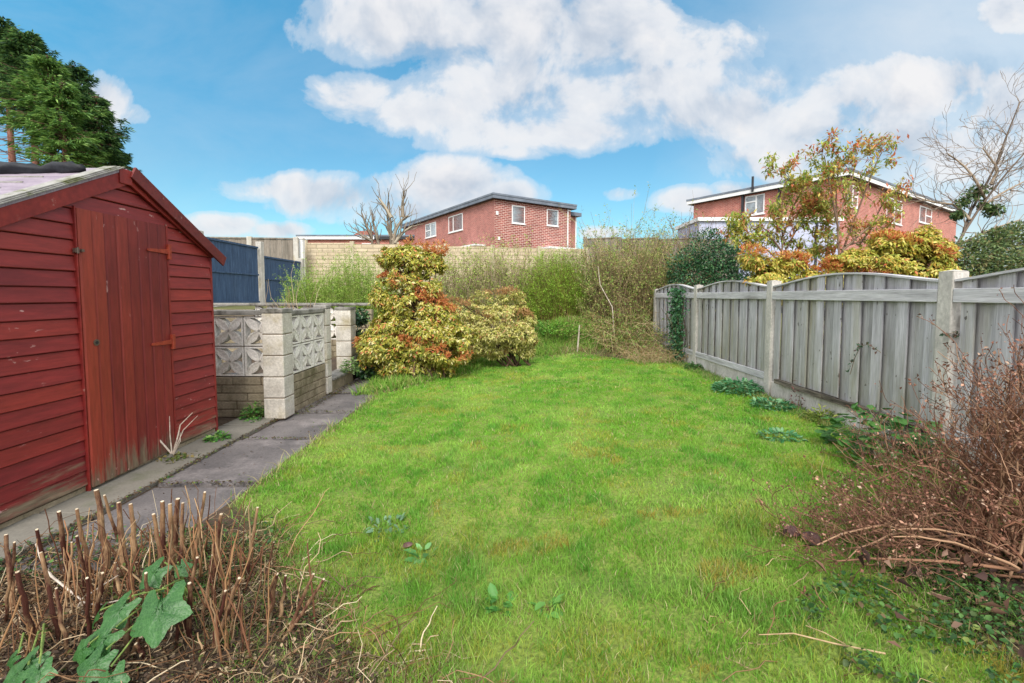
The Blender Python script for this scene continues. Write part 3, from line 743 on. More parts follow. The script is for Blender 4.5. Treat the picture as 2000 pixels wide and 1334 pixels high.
c2 = at(1650, 350, 24.5); t2z = at(1650, 346, 24.5).z
h2, H2 = house('brick_house', 'red brick house with white eaves behind the bushes at the right', (c2.x, 24.5), 20.5, 8.9, t2z, M['brickred'], M['brickred'], M['rooffelt'], M['white'])
def win2(u0, u1, v0, v1, face, **k):
    # intersect pixel rays with the facade to find its real place on the wall
    def hit(u, v):
        r = ray(u, v); d = Vector((math.cos(PHI), math.sin(PHI))) if face == 'x' else Vector((-math.sin(PHI), math.cos(PHI)))
        # c2 + s*d = t*(r.x, r.y)
        det = d.x*(-r[1])+d.y*r[0]
        s = (-(c2.x)*(-r[1])+(-24.5)*r[0])/det
        X = c2.x+s*d.x; tt = X/r[0]
        return s, CAMZ+r[2]*tt-.9
    s0, _ = hit(u0, v0); s1, _ = hit(u1, v0); um = (u0+u1)/2
    _, z1 = hit(um, v0); _, z0 = hit(um, v1)
    window(h2, min(s0, s1), max(s0, s1), z0, z1, face, 0, **k)
win2(1456, 1494, 381, 419, 'y', split=.42, top=.68)
win2(1655, 1676, 362, 405, 'x', split=.5, top=.5); win2(1732, 1762, 389, 437, 'x', split=.5, top=.6); win2(1796, 1820, 405, 437, 'x', split=.5, top=.5)
hpart(h2, 'soil_pipe', M['pipe'], [(-.16, -.04, 5.35, 5.47, 0, H2-.01), (-.46, -.36, 4.6, 4.7, H2+.05, H2+.95)])
hpart(h2, 'soil_pipe', M['pipe'], [(-.14, -.04, 3.2, 3.3, 0, H2-.01)])
# pale garage below house 2
def outbuilding():
    Y = 19.5; a = at(1366, 425, Y); b = at(1640, 425, Y)
    t = thing('white_outbuilding', 'long pale rendered flat-roofed outbuilding in front of the right brick house', 'outbuilding', (a.x, Y, .9))
    H = a.z-.9-.15
    hpart(t, 'wall', M['whitewall'], [(0, b.x-a.x, 0, 2.5, 0, H)])
    hpart(t, 'roof', M['white'], [(-.1, b.x-a.x+.1, -.12, 2.6, H+.002, H+.15)])
    hpart(t, 'downpipe', M['pipe'], [(b.x-a.x-1.0, b.x-a.x-.93, -.08, -.01, 0, H)])
outbuilding()
def low_row():
    Y = 44; a = at(585, 470, Y); b = at(880, 470, Y)
    t = thing('low_brick_building', 'low brick garage row with white fascia seen over the buff wall', 'garages', (a.x, Y, .9))
    H = at(650, 468, Y).z-.9; W = b.x-a.x
    hpart(t, 'wall', M['brickred'], [(0, W, 0, 4, 0, H)])
    hpart(t, 'roof', M['rooffelt'], [(-.2, W+.2, -.3, 4.2, H+.27, H+.42)])
    hpart(t, 'fascia', M['white'], [(-.2, W*.5, -.28, -.2, H+.002, H+.265)]); hpart(t, 'fascia', M['pipe'], [(W*.5+.01, W+.2, -.28, -.2, H+.002, H+.265)])
    for k, (u0, u1) in enumerate(((630, 672), (707, 727))):
        x0 = at(u0, 470, Y).x-a.x; x1 = at(u1, 470, Y).x-a.x
        hpart(t, 'garage_door', M['white'], [(x0, x1, -.04, .05, 0, H-.35)])
    t2 = thing('far_house', 'small distant tiled roof peeping over the brick garages', 'house', (at(715, 460, 52).x, 52, .9))
    r = MB(); zz = at(700, 451, 52).z-.9; z2 = at(700, 466, 52).z-.9
    r.add([(-1.0, -2, z2), (1.0, -2, z2), (1.0, 2, z2), (-1.0, 2, z2), (-.65, 0, zz), (.8, 0, zz)], [(0, 1, 5, 4), (1, 2, 5), (2, 3, 4, 5), (3, 0, 4)])
    r.build('roof', M['tiles'], t2, local=True); hpart(t2, 'wall', M['brickred'], [(-.9, .9, -1.8, 1.8, 0, z2-.01)])
low_row()

# ------------------------------------------------------------------ foliage tools
def unit(a): return a/np.maximum(np.linalg.norm(a, axis=-1, keepdims=True), 1e-9)
def rnd_dir(n): return unit(rng.normal(size=(n, 3)))
def leaves(P, D, U, L, W, C, fold=.25, drop=.0):
    """one folded 4-corner leaf per point: D leaf axis, U up side"""
    n = len(P); D = unit(D); S = unit(np.cross(D, U)+1e-6); Nn = np.cross(S, D)
    L = np.broadcast_to(np.asarray(L, float), (n,))[:, None]; W = np.broadcast_to(np.asarray(W, float), (n,))[:, None]
    mid = P+D*L*.45
    l = mid+S*W*.5+Nn*W*fold; r = mid-S*W*.5+Nn*W*fold; tip = P+D*L-np.array([0, 0, 1.])*L*drop
    V = np.stack([P, l, tip, r], 1).reshape(-1, 3)
    i = np.arange(n)[:, None]*4; F_ = np.concatenate([i+np.array([[0, 2, 1]]), i+np.array([[0, 3, 2]])], 0)
    return V, F_, np.repeat(C, 4, 0)
def leaves6(P, D, U, L, W, C, fold=.15):
    n = len(P); D = unit(D); S = unit(np.cross(D, U)+1e-6); Nn = np.cross(S, D)
    L = np.broadcast_to(np.asarray(L, float), (n,))[:, None]; W = np.broadcast_to(np.asarray(W, float), (n,))[:, None]
    f = lambda a, b, c: P+D*L*a+S*W*b+Nn*W*c
    V = np.stack([P, f(.28, .46, fold), f(.7, .40, fold*.6), f(1, 0, -.2), f(.7, -.40, fold*.6), f(.28, -.46, fold), f(.5, 0, -.05)], 1).reshape(-1, 3)
    i = np.arange(n)[:, None]*7; F_ = np.concatenate([i+np.array([[6, a, (a+1) % 6]]) for a in range(6)], 0)
    return V, F_, np.repeat(C, 7, 0)
def merge(parts):
    V = []; Fc = []; C = []; o = 0
    for v, f, c in parts: V.append(v); Fc.append(f+o); C.append(c); o += len(v)
    return np.concatenate(V), np.concatenate(Fc), np.concatenate(C)
def tubes(P, R, C, k=3):
    """P (n,S,3) polylines, R (n,S) radii, C (n,3) -> triangles"""
    n, S, _ = P.shape; T = np.gradient(P, axis=1); T = unit(T)
    ref = np.where(np.abs(T[:, :1, 2:3]) > .9, np.array([[[1., 0, 0]]]), np.array([[[0, 0, 1.]]])); ref = np.broadcast_to(ref, T.shape)
    A = unit(np.cross(T, ref)); B = np.cross(T, A); V = []
    for j in range(k):
        a = 2*math.pi*j/k; V.append(P+(A*math.cos(a)+B*math.sin(a))*R[..., None])
    V = np.stack(V, 2).reshape(-1, 3)                                  # n,S,k
    idx = np.arange(n*S*k).reshape(n, S, k); a = idx[:, :-1]; b = idx[:, 1:]; a2 = np.roll(a, -1, 2); b2 = np.roll(b, -1, 2)
    F_ = np.concatenate([np.stack([a, a2, b2], -1).reshape(-1, 3), np.stack([a, b2, b], -1).reshape(-1, 3)])
    return V, F_, np.repeat(C, S*k, 0)
def curves(P0, D, L, S=6, wob=.12, grav=0.0, gpow=2):
    n = len(P0); D = unit(D); L = np.broadcast_to(np.asarray(L, float), (n,))
    t = np.linspace(0, 1, S)[None, :, None]
    w = np.cumsum(rng.normal(size=(n, S, 3))*wob/S**.5, 1); w[:, 0] = 0
    Pn = P0[:, None]+(D[:, None]*t+w*t)*L[:, None, None]
    Pn[..., 2] -= (grav*t[..., 0]**gpow)*L[:, None]
    return Pn
def lobe_points(lobes, n, thick=.35, up=.0, squash=1.0):
    """scatter on the shells of ellipsoid lobes (x,y,z,rx,ry,rz), skipping those buried in another lobe"""
    Lb = np.array(lobes, float); a = (Lb[:, 3]*Lb[:, 5])+.3*Lb[:, 3]**2; pr = a/a.sum()
    k = rng.choice(len(Lb), size=n*2, p=pr); d = rnd_dir(n*2); 
    r = 1-np.abs(rng.normal(size=(n*2, 1)))*thick; r = np.clip(r, .1, 1.08)
    P = Lb[k, :3]+d*r*Lb[k, 3:]
    keep = np.ones(len(P), bool)
    for j in range(len(Lb)):
        q = np.linalg.norm((P-Lb[j, :3])/Lb[j, 3:], axis=1); keep &= ~((q < .72) & (k != j))
    P = P[keep][:n]; Nn = unit(d[keep][:n]/Lb[k[keep][:n], 3:]); return P, Nn
def pal(n, cols, w=None):
    c = np.array([lin(x) for x in cols]); k = rng.choice(len(c), size=n, p=None if w is None else np.array(w)/sum(w))
    return c[k]*(1+rng.normal(size=(n, 1))*.13).clip(.6, 1.5)
def plant(name, label, cat, x, y, group=None, z=None):
    return thing(name, label, cat, (x, y, gz(x, y) if z is None else z), 0, group)
def lob(items, Y, depth=1.0):
    """(u,v,r px[,dy]) -> ellipsoids at distance Y"""
    o = []
    for it in items:
        u, v, r = it[:3]; dy = it[3] if len(it) > 3 else 0; p = at(u, v, Y+dy); R = r*(Y+dy)/F
        o.append((p.x, p.y, p.z, R, R*depth, R))
    return o

# ------------------------------------------------------------------ pieris and its relatives
def pieris(t, lobes, n, cols_low, cols_top, topz=.3, L=.055, band=3.0, per=7, seed=0, stems=60, base=None, thick=.28):
    P, Nn = lobe_points(lobes, int(n*1.45), thick)
    zmin = ground_z(P[:, 0], P[:, 1])+.05
    gap = fbm(P[:, 0]*1.1+P[:, 1]*.8, P[:, 2]*1.5+P[:, 1]*.5, 5.2, seed+3, 2)
    # tiers: foliage pulled out and in with height, so ledges overhang hollows
    ph = np.sin(P[:, 2]*21+4*fbm(P[:, 0], P[:, 1], 2.0, seed, 2)+P[:, 0]*3)
    P = P+Nn*(.035*ph+.22*(fbm(P[:, 0]+P[:, 1]*.5, P[:, 2], 3.0, seed+11, 2)-.5))[:, None]
    k = (P[:, 2] > zmin) & (gap > .33+.04*(ph < -.3)); P = P[k]; Nn = Nn[k]
    n = len(P)
    up = np.array([0, 0, 1.])
    # flat layers: young shoots gather on the upper side of each tier
    tier = np.sin(P[:, 2]*band*6+3*vnoise(P[:, 0]+seed, P[:, 1], 1.6)*2.2+P[:, 0]*2)
    red = (tier+.55*Nn[:, 2]+.9*(vnoise(P[:, 0]*1.3+P[:, 1], P[:, 2]*1.7, 3, seed)-.5)) > (1-topz)*1.15
    parts = []
    ax = unit(Nn*.7+up*.6+rng.normal(size=(n, 3))*.25)
    for j in range(per):
        d = rnd_dir(n); d = unit(d-ax*(d*ax).sum(1, keepdims=True))
        rd = red[:, None]
        D = np.where(rd, d*.75+ax*.9, d*.9+ax*.25-up*.55)
        mixr = rng.random((n, 1)) < .08
        c = np.where(rd ^ mixr, pal(n, cols_top[0], cols_top[1]), pal(n, cols_low[0], cols_low[1]))
        l = L*rng.uniform(.6, 1.25, n); w = l*np.where(red, .24, .42)
        parts.append(leaves(P+rng.normal(size=(n, 3))*.012, D, ax+rnd_dir(n)*.3, l, w, c, .12, .1))
    V, Fc, C = merge(parts); npmesh('foliage', V, Fc, LEAF, t, col=C)
    b = np.array(base if base is not None else [t.location.x, t.location.y, t.location.z])
    k = rng.choice(n, size=min(stems, n), replace=False); S = 8
    E = P[k]; tt = np.linspace(0, 1, S)[None, :, None]
    B = b[None]+rng.normal(size=(len(k), 3))*np.array([.12, .08, 0])
    Cc = B[:, None]*(1-tt)+E[:, None]*tt; Cc[..., 2] += (np.sin(tt[..., 0]*math.pi)*.12)*np.linalg.norm(E-B, axis=1)[:, None]
    Cc += rng.normal(size=Cc.shape)*.012
    R = np.linspace(.014, .003, S)[None]*np.ones((len(k), 1))
    V, Fc, C = tubes(Cc, R, pal(len(k), ['4a3a2e', '6a5344']), 4); npmesh('stem', V, Fc, TWIG, t, col=C)
GY = (['c0b850', '9da03c', 'd8cf7e', '7a8834', 'b3aa46', 'e4da9e'], [3, 3, 2, 3, 3, 1])
OR = (['cc784c', 'd8965c', 'c26a46', 'd8905a', 'd4b068'], [4, 4, 2, 3, 2])
t = plant('pieris_bush', 'tall tiered yellow-green bush tipped with orange-red shoots by the end of the path', 'bush', -1.2, 6.35)
pieris(t, lob([(800, 512, 46), (846, 498, 26), (762, 508, 30), (775, 520, 22), (852, 528, 24), (760, 545, 28), (798, 560, 42), (838, 548, 26), (745, 575, 28), (800, 598, 52), (848, 600, 34), (770, 632, 42), (835, 640, 55), (875, 625, 36), (745, 672, 44), (800, 690, 42), (862, 680, 50), (898, 655, 30), (718, 688, 20), (770, 705, 34), (838, 706, 26)], 6.35, .9),
       6400, GY, OR, .24, .052, 1.5, 8, 1)
t = plant('pieris_bush', 'rounded cream and bronze bush overhanging the far edge of the lawn', 'bush', -.1, 7.15)
pieris(t, lob([(905, 612, 40), (885, 660, 34), (930, 615, 52), (985, 615, 50), (1010, 640, 46), (945, 655, 44), (895, 640, 36), (1030, 668, 26), (990, 600, 28), (960, 640, 50), (1018, 660, 30), (925, 682, 26), (970, 678, 24), (1030, 682, 18), (895, 690, 24)], 7.2, .9),
       4200, (['c0ba64', 'd8d08c', 'a4a84c', '949050', 'd0c880'], [3, 3, 3, 2, 2]), (['b08a5a', 'bc9460', 'ac7c54'], [1, 1, 1]), .22, .045, 2.2, 7, 9, stems=20, base=[0, 7.25, gz(0, 7.2)])
t = plant('pieris_bush', 'broad yellow and orange bush showing above the fence at the right', 'bush', 4.0, 5.3)
pieris(t, lob([(1790, 498, 44), (1735, 486, 40), (1690, 520, 44), (1630, 532, 34), (1580, 545, 32), (1760, 520, 46), (1820, 520, 40), (1835, 492, 28), (1700, 545, 60), (1790, 550, 60), (1600, 560, 46), (1845, 560, 50), (1660, 500, 24), (1545, 520, 34), (1500, 535, 34), (1470, 505, 20), (1520, 560, 44), (1660, 515, 34), (1730, 465, 20), (1810, 470, 20)], 5.3, .8),
       7000, (['bab44c', '96a03c', 'dccf78', 'c6a848'], [3, 3, 2, 2]), (['c8744a', 'd89a58', 'bc6040', 'dcb464', 'c0b450'], [3, 3, 2, 2, 2]), .26, .05, 2.4, 7, 17)

# ------------------------------------------------------------------ twiggy shrubs
def twiggy(t, lobes, n, cols, lcols, nleaf, lsize, spread=.5, rad=.0045, S=6, wob=.2, grav=.0, llen=2.2, mat=LEAF, low=0.0, leafhang=0, base_spread=.6):
    """thin stems rising from the foot to points of the crown, set with small leaves"""
    E, Nn = lobe_points(lobes, n, .32); n = len(E)
    B = E.copy(); Lb = np.array(lobes); cx = np.average(Lb[:, 0]); cy = np.average(Lb[:, 1])
    B[:, 0] = cx+(E[:, 0]-cx)*base_spread+rng.normal(size=n)*.06; B[:, 1] = cy+(E[:, 1]-cy)*base_spread; B[:, 2] = ground_z(B[:, 0], B[:, 1])
    tt = np.linspace(0, 1, S)[None, :, None]
    Pn = B[:, None]*(1-tt)+E[:, None]*tt
    w = np.cumsum(rng.normal(size=Pn.shape)*wob/S, 1)*tt; Pn = Pn+w*np.linalg.norm(E-B, axis=1)[:, None, None]
    Pn[..., 2] += grav*np.sin(tt[..., 0]*math.pi*.9)*np.linalg.norm(E-B, axis=1)[:, None]
    R = np.linspace(rad*1.6, rad*.6, S)[None]*rng.uniform(.6, 1.3, (n, 1))
    Cc = pal(n, *cols)
    tw = tubes(Pn, R, Cc, 3); parts = [tw]
    # side twigs
    m = n*3; k = rng.integers(0, n, m); s = rng.integers(S//3, S, m); P0 = Pn[k, s]
    D = unit(Pn[k, np.minimum(s, S-1)]-Pn[k, s-1])+rnd_dir(m)*.7+np.array([0, 0, .25]); Sd = curves(P0, D, rng.uniform(.08, .3, m), 4, .3)
    parts.append(tubes(Sd, np.linspace(rad*.7, rad*.35, 4)[None]*np.ones((m, 1)), Cc[k], 3))
    V, Fc, C = merge(parts); npmesh('stem', V, Fc, TWIG, t, col=C)
    if nleaf:
        k = rng.integers(0, m, nleaf); s = rng.integers(0, 4, nleaf); P = Sd[k, s]+rng.normal(size=(nleaf, 3))*.02
        D = rnd_dir(nleaf)+np.array([0, 0, .5-leafhang])
        l = lsize*rng.uniform(.5, 1.4, nleaf); V, Fc, C = leaves(P, D, rnd_dir(nleaf)+np.array([0, 0, 1]), l, l/llen, pal(nleaf, *lcols), .15)
        npmesh('foliage', V, Fc, mat, t, col=C)
    return Pn
BR = (['8c7a5e', '6c5844', 'a3906c', '5c4c3c'], [3, 2, 2, 1])
GR = (['7fa038', '98b84a', '6b8a2e', 'a8be5c'], [3, 3, 2, 2])
t = plant('spring_shrub', 'low bright green twiggy shrub in front of the buff wall, left of the tiered bush', 'shrub', -3.2, 8.6, z=.55)
twiggy(t, lob([(600, 568, 38), (650, 560, 46), (700, 555, 50), (745, 565, 44), (560+20, 595, 32), (690, 535, 26), (670, 600, 60), (720, 605, 60)], 8.8, .7), 1300, (['8a9a48', '7a8a3c', '98a058'], None), (['86ac3e', 'a0c052', '72983a', 'b0c868'], None), 60000, .026, rad=.0026, base_spread=.95)
t = plant('twiggy_shrub', 'pale brown twiggy shrub with sparse leaves below the central brick house', 'shrub', -.3, 10)
twiggy(t, lob([(890, 538, 42), (930, 530, 40), (975, 522, 40), (1010, 532, 44), (1060, 528, 34), (905, 590, 46), (955, 590, 48), (1010, 595, 48), (860, 560, 32)], 9.9, .7), 1900, (['a08c70', '84705a', 'b0a080'], None), (['a0b850', 'b8cc68', '88a44a', 'b8b074'], None), 38000, .040, rad=.0030, base_spread=.9)
t = plant('spring_shrub', 'rounded fresh green shrub at the end of the lawn under the brick house', 'shrub', 1.0, 9.9)
twiggy(t, lob([(1090, 560, 58), (1055, 575, 48), (1130, 570, 46), (1100, 535, 34), (1145, 598, 36), (1080, 605, 40), (1035, 600, 34)], 9.7, .8), 1700, (['84703f', '7d8a36', '6e5a3c'], None), (['98c03c', '8ab236', 'aed058', '7aa232'], None), 80000, .024, rad=.0026, base_spread=.75)
t = plant('overgrown_shrub', 'tangled brown and green overgrown shrub reaching up to the far fence end', 'shrub', 2.3, 10)
twiggy(t, lob([(1190, 560, 50), (1230, 520, 42), (1270, 530, 52), (1210, 600, 50), (1260, 590, 56), (1300, 560, 40), (1225, 640, 40), (1170, 620, 40), (1275, 640, 36), (1180, 510, 26)], 9.3, .8), 1700, (['a89474', '8a7654', 'c2ac88', '6e5c48'], None), (['92a850', 'aab864', '789848', 'b8a872'], None), 42000, .038, rad=.0032, grav=.25, wob=.6, base_spread=.85)
t = plant('overgrown_shrub', 'loose green-topped shrub along the foot of the buff wall at its right end', 'shrub', 1.9, 12.2)
twiggy(t, lob([(1120, 510, 30), (1175, 500, 32), (1235, 490, 32), (1290, 485, 30), (1200, 530, 40), (1270, 520, 40), (1090, 530, 30), (1060, 520, 24)], 12, .5), 1100, (['8c7a60', '74644c'], None), (['6f8a48', '8c9c5a', '5f7a44'], None), 10000, .04, rad=.004, base_spread=.9)
t = plant('leggy_shrub', 'thin upright shrub with scattered leaves against the sky, left of the pale outbuilding', 'shrub', 4.3, 11.5)
twiggy(t, lob([(1320, 470, 30), (1345, 445, 24), (1370, 460, 30), (1300, 495, 26), (1400, 480, 30)], 11.2, .6), 160, (['6d5c4c', '82705a'], None), (['6f8248', '87934f', '93734a'], None), 1500, .05, rad=.005, base_spread=.5)
# dark holly
def dense(t, lobes, n, L, wd, cols, mat=LEAF, thick=.35, stems=50, up=.4, droop=0, fold=.2):
    P, Nn = lobe_points(lobes, n, thick); P = P+Nn*(.30*(fbm(P[:, 0]+P[:, 1], P[:, 2], 3.4, 31, 2)-.5))[:, None]; g = ground_z(P[:, 0], P[:, 1]); k = P[:, 2] > g+.01; P = P[k]; Nn = Nn[k]; n = len(P)
    D = Nn+rnd_dir(n)*.9+np.array([0, 0, up-.4-droop]); l = L*rng.uniform(.6, 1.3, n)
    V, Fc, C = leaves(P, D, Nn+np.array([0, 0, .6])+rnd_dir(n)*.4, l, l*wd, pal(n, *cols), fold, droop*.3); npmesh('foliage', V, Fc, mat, t, col=C)
    if stems:
        kk = rng.choice(n, size=min(stems, n), replace=False); E = P[kk]; b = np.array(t.location); S = 6; tt = np.linspace(0, 1, S)[None, :, None]
        B = b[None]+rng.normal(size=(len(kk), 3))*np.array([.1, .1, 0]); Cc = B[:, None]*(1-tt)+E[:, None]*tt+rng.normal(size=(len(kk), S, 3))*.015
        V, Fc, C = tubes(Cc, np.linspace(.012, .003, S)[None]*np.ones((len(kk), 1)), pal(len(kk), ['4a4034', '5e5040']), 3); npmesh('stem', V, Fc, TWIG, t, col=C)
t = plant('holly_bush', 'dense dark green bush standing behind the far fence panels', 'bush', 3.75, 8.8)
dense(t, lob([(1340, 525, 38), (1390, 492, 40), (1430, 508, 38), (1360, 560, 48), (1455, 520, 26), (1410, 560, 50), (1450, 545, 30), (1385, 475, 18), (1440, 575, 50)], 8.6, .8), 15000, .05, .5, (['2f5a38', '3c6a42', '4f7c4a', '28492f', '6f9660'], [3, 3, 2, 2, 1]), GLOSSY)
t = plant('evergreen_bush', 'dark mixed evergreen bush above the fence at the right edge', 'bush', 5.6, 5.2)
dense(t, lob([(1900, 500, 44), (1950, 480, 48), (2000, 490, 50), (1890, 550, 50), (1960, 545, 60), (2030, 540, 60), (1990, 455, 22)], 5.3, .7), 19000, .038, .45, (['647a4a', '788c56', '4a6440', '8a8258', '98a068'], [3, 3, 2, 2, 1]), LEAF)
t = plant('ivy', 'dark ivy tumbling over the low wall between the last pillar and the tiered bush', 'ivy', -1.85, 6.75)
dense(t, lob([(705, 625, 18), (700, 655, 20), (712, 690, 22), (700, 715, 20), (725, 650, 20)], 6.72, .8)+lob([(722, 722, 18)], 6.5, .8), 2600, .05, .85, (['2f5034', '3d6238', '243c2a', '5a7a40'], None), GLOSSY, stems=25, droop=.4)
t = plant('ivy', 'ivy climbing the farthest fence panel', 'ivy', 2.66, 7.35)
p0 = np.array([2.66, 7.3, 0]); n = 1500
P = np.stack([2.655-rng.random(n)*.05, 7.35+rng.normal(size=n)*.16, .1+rng.random(n)*1.2], 1)
V, Fc, C = leaves(P, rnd_dir(n)+np.array([-.5, 0, -.6]), rnd_dir(n)*.4+np.array([-1, 0, 0]), .045*rng.uniform(.6, 1.3, n), .04, pal(n, ['2f5c3c', '3f6f44', '5a8a58'], None)); npmesh('foliage', V, Fc, GLOSSY, t, col=C)
B = np.stack([np.full(30, 2.66), 7.3+rng.normal(size=30)*.1, np.full(30, .1)], 1); Pn = curves(B, np.array([[0, 0, 1.]])+rng.normal(size=(30, 3))*np.array([.02, .2, 0]), rng.uniform(.5, 1.2, 30), 7, .12)
V, Fc, C = tubes(Pn, np.full((30, 7), .004), pal(30, ['5a4c3c', '7a6a54'])); npmesh('stem', V, Fc, TWIG, t, col=C)

# ------------------------------------------------------------------ recursive trees
def grow(p, d, L, r, depth, out, spread=.6, shrink=.72, kids=(2, 3), wob=.12, up=.15, S=6, minr=.003, seg=None):
    pts = [Vector(p)]; dd = Vector(d).normalized(); rs = [r]
    for i in range(S-1):
        dd = (dd+Vector((random.gauss(0, wob), random.gauss(0, wob), random.gauss(0, wob)+up*.2))).normalized()
        pts.append(pts[-1]+dd*L/(S-1)); rs.append(max(minr, r*(1-(.45*(i+1)/(S-1)))))
    out.append((pts, rs, depth))
    if depth == 0: return
    for k in range(random.randint(*kids)):
        j = random.randint(S//2, S-1) if k else S-1
        a = Vector((random.gauss(0, 1), random.gauss(0, 1), random.gauss(0, 1))); a = (a-dd*a.dot(dd)).normalized()
        nd = (dd+a*spread*random.uniform(.5, 1.3)+Vector((0, 0, up))).normalized()
        grow(pts[j], nd, L*shrink*random.uniform(.7, 1.15), rs[j]*.72, depth-1, out, spread, shrink, kids, wob, up, S, minr)
def limbs_mesh(out, name, parent, cols, k=5, sel=None):
    o = [x for x in out if sel is None or sel(x[2])]
    if not o: return
    P = np.array([[tuple(q) for q in x[0]] for x in o]); R = np.array([x[1] for x in o])
    V, Fc, C = tubes(P, R, pal(len(o), cols), k); return npmesh(name, V, Fc, TWIG, parent, col=C)
def tree_leaves(out, n, L, wd, cols, parent, mat=LEAF, maxdepth=1, cluster=.06, droop=.2, mask=None):
    tips = [q for pts, rs, d in out if d <= maxdepth for q in pts[len(pts)//2:]]
    T = np.array([tuple(q) for q in tips]); 
    if mask is not None: T = T[mask(T)]
    k = rng.integers(0, len(T), n); P = T[k]+rng.normal(size=(n, 3))*cluster
    D = rnd_dir(n)+(P-T[k])/cluster*.4+np.array([0, 0, -droop]); l = L*rng.uniform(.6, 1.3, n)
    V, Fc, C = leaves(P, D, rnd_dir(n)*.5+np.array([0, 0, 1.]), l, l*wd, pal(n, *cols), .15); npmesh('foliage', V, Fc, mat, parent, col=C)
def px_tree(t, base, limbs, Y, cols, r0, depth=2, **kw):
    """main limbs drawn as world polylines, then grown on"""
    out = []
    for pl in limbs:
        pts = [at(u, v, Y+dy) for u, v, dy in pl]; n = 6; full = []
        for i in range(n):
            s = i/(n-1)*(len(pts)-1); a = int(min(s, len(pts)-2)); full.append(pts[a].lerp(pts[a+1], s-a))
        rs = [r0*pl_r*(1-.6*i/(n-1)) for i in range(n) for pl_r in (1,)]
        out.append((full, rs, depth+1))
        for j in range(1, n):
            for _ in range(kw.get('side', 2)):
                d = (full[j]-full[j-1]).normalized(); a = Vector((random.gauss(0, 1), random.gauss(0, .7), random.gauss(0, 1))); a = (a-d*a.dot(d)).normalized()
                grow(full[j], d+a*kw.get('spread', .9), kw.get('len', .5)*random.uniform(.5, 1.2), rs[j]*.45, depth, out, spread=.7, up=kw.get('up', .12), wob=kw.get('wob', .14), minr=kw.get('minr', .003), kids=kw.get('kids', (1, 3)))
    return out
# photinia-like small trees behind the fence
def photinia(label, limbs, Y, nleaf, ln=.35, r0=.018, L=.07):
    b = at(*limbs[0][0][:2], Y); t = plant('red_tipped_tree', label, 'small tree', b.x, b.y)
    g = gz(b.x, b.y)
    out = px_tree(t, b, limbs, Y, None, r0, 1, side=2, len=ln, spread=1.0, up=.3)
    out.append(([Vector((b.x, b.y, g)).lerp(b, i/5) for i in range(6)], [r0*1.2]*6, 3))
    limbs_mesh(out, 'trunk', t, ['75604f', '8a7460'], 6, lambda d: d >= 2); limbs_mesh(out, 'branch', t, ['806a56', '987f68'], 4, lambda d: d < 2)
    tips = [q for pts, rs, d in out if d == 0 for q in pts[-2:]]+[q for pts, rs, d in out if d == 1 for q in pts[-1:]]
    T = np.array([tuple(q) for q in tips]); per = max(1, nleaf//len(T)); parts = []
    keep = rng.random(len(T)) < .85; T = T[keep]; redt = rng.random(len(T)) < .38
    for j in range(per):
        n = len(T); d = rnd_dir(n); D = d+np.array([0, 0, -.15]); l = L*rng.uniform(.6, 1.25, n)
        c = np.where(redt[:, None], pal(n, ['cc7450', 'd89a68', 'bc7258', 'c0ae58']), pal(n, ['a8b858', 'c8c468', '8aa850', 'bcae5c']))
        parts.append(leaves(T+rng.normal(size=(n, 3))*.035, D, rnd_dir(n)*.4+np.array([0, 0, 1.]), l, l*.36, c, .12))
    V, Fc, C = merge(parts); npmesh('foliage', V, Fc, LEAF, t, col=C)
photinia('bronze and green small tree in front of the pale outbuilding', [[(1520, 545, 0), (1530, 480, 0), (1525, 420, .1), (1535, 350, .1)], [(1528, 500, 0), (1560, 440, .1), (1590, 420, 0)], [(1526, 490, 0), (1490, 440, -.1), (1470, 450, 0)],
          [(1530, 460, 0), (1550, 400, .2), (1570, 370, .1)], [(1522, 510, 0), (1490, 480, .1), (1460, 470, 0)], [(1530, 520, 0), (1570, 490, 0), (1600, 480, 0)]], 6.6, 7600, .27, .014, .078)
photinia('tall thin red-tipped tree crossing the front of the right brick house', [[(1640, 530, 0), (1636, 440, 0), (1632, 380, .1), (1640, 310, 0)], [(1642, 500, 0), (1680, 400, .1), (1710, 320, 0), (1722, 298, 0)], [(1638, 450, 0), (1620, 360, 0), (1610, 305, 0)],
          [(1645, 490, 0), (1700, 440, 0), (1750, 410, .1)], [(1640, 420, 0), (1665, 350, 0), (1672, 305, 0)], [(1650, 480, 0), (1690, 470, .2), (1730, 385, .2)]], 6.0, 4800, .17, .013, .068)
# bare apple trees
def bare(name, label, limbs, Y, r0, cols, **kw):
    b = at(*limbs[0][0][:2], Y); t = plant(name, label, 'tree', b.x, b.y); g = gz(b.x, b.y)
    out = px_tree(t, b, limbs, Y, None, r0, kw.pop('depth', 2), **kw)
    out.append(([Vector((b.x, b.y, g)).lerp(b, i/5) for i in range(6)], [r0*1.3]*6, 9))
    limbs_mesh(out, 'trunk', t, cols, 7, lambda d: d >= 3); limbs_mesh(out, 'branch', t, cols, 4, lambda d: d < 3); return t, out
bare('bare_tree', 'pruned bare fruit tree with upright limbs left of the central brick house', [[(765, 492, 0), (763, 455, 0), (762, 425, 0)], [(768, 480, 0), (770, 455, 0), (785, 428, .2), (797, 421, .2)], [(764, 425, 0), (755, 408, 0), (740, 387, 0)], [(787, 424, .2), (786, 400, .2), (789, 374, .1)], [(770, 475, 0), (785, 455, .2), (805, 442, .1)], [(768, 470, 0), (757, 440, .3), (757, 415, .2)]],
     19.6, .09, ['8c8070', '766a5c', 'a09684'], side=2, len=.55, spread=.8, minr=.008, up=.5, depth=1, kids=(0, 2))
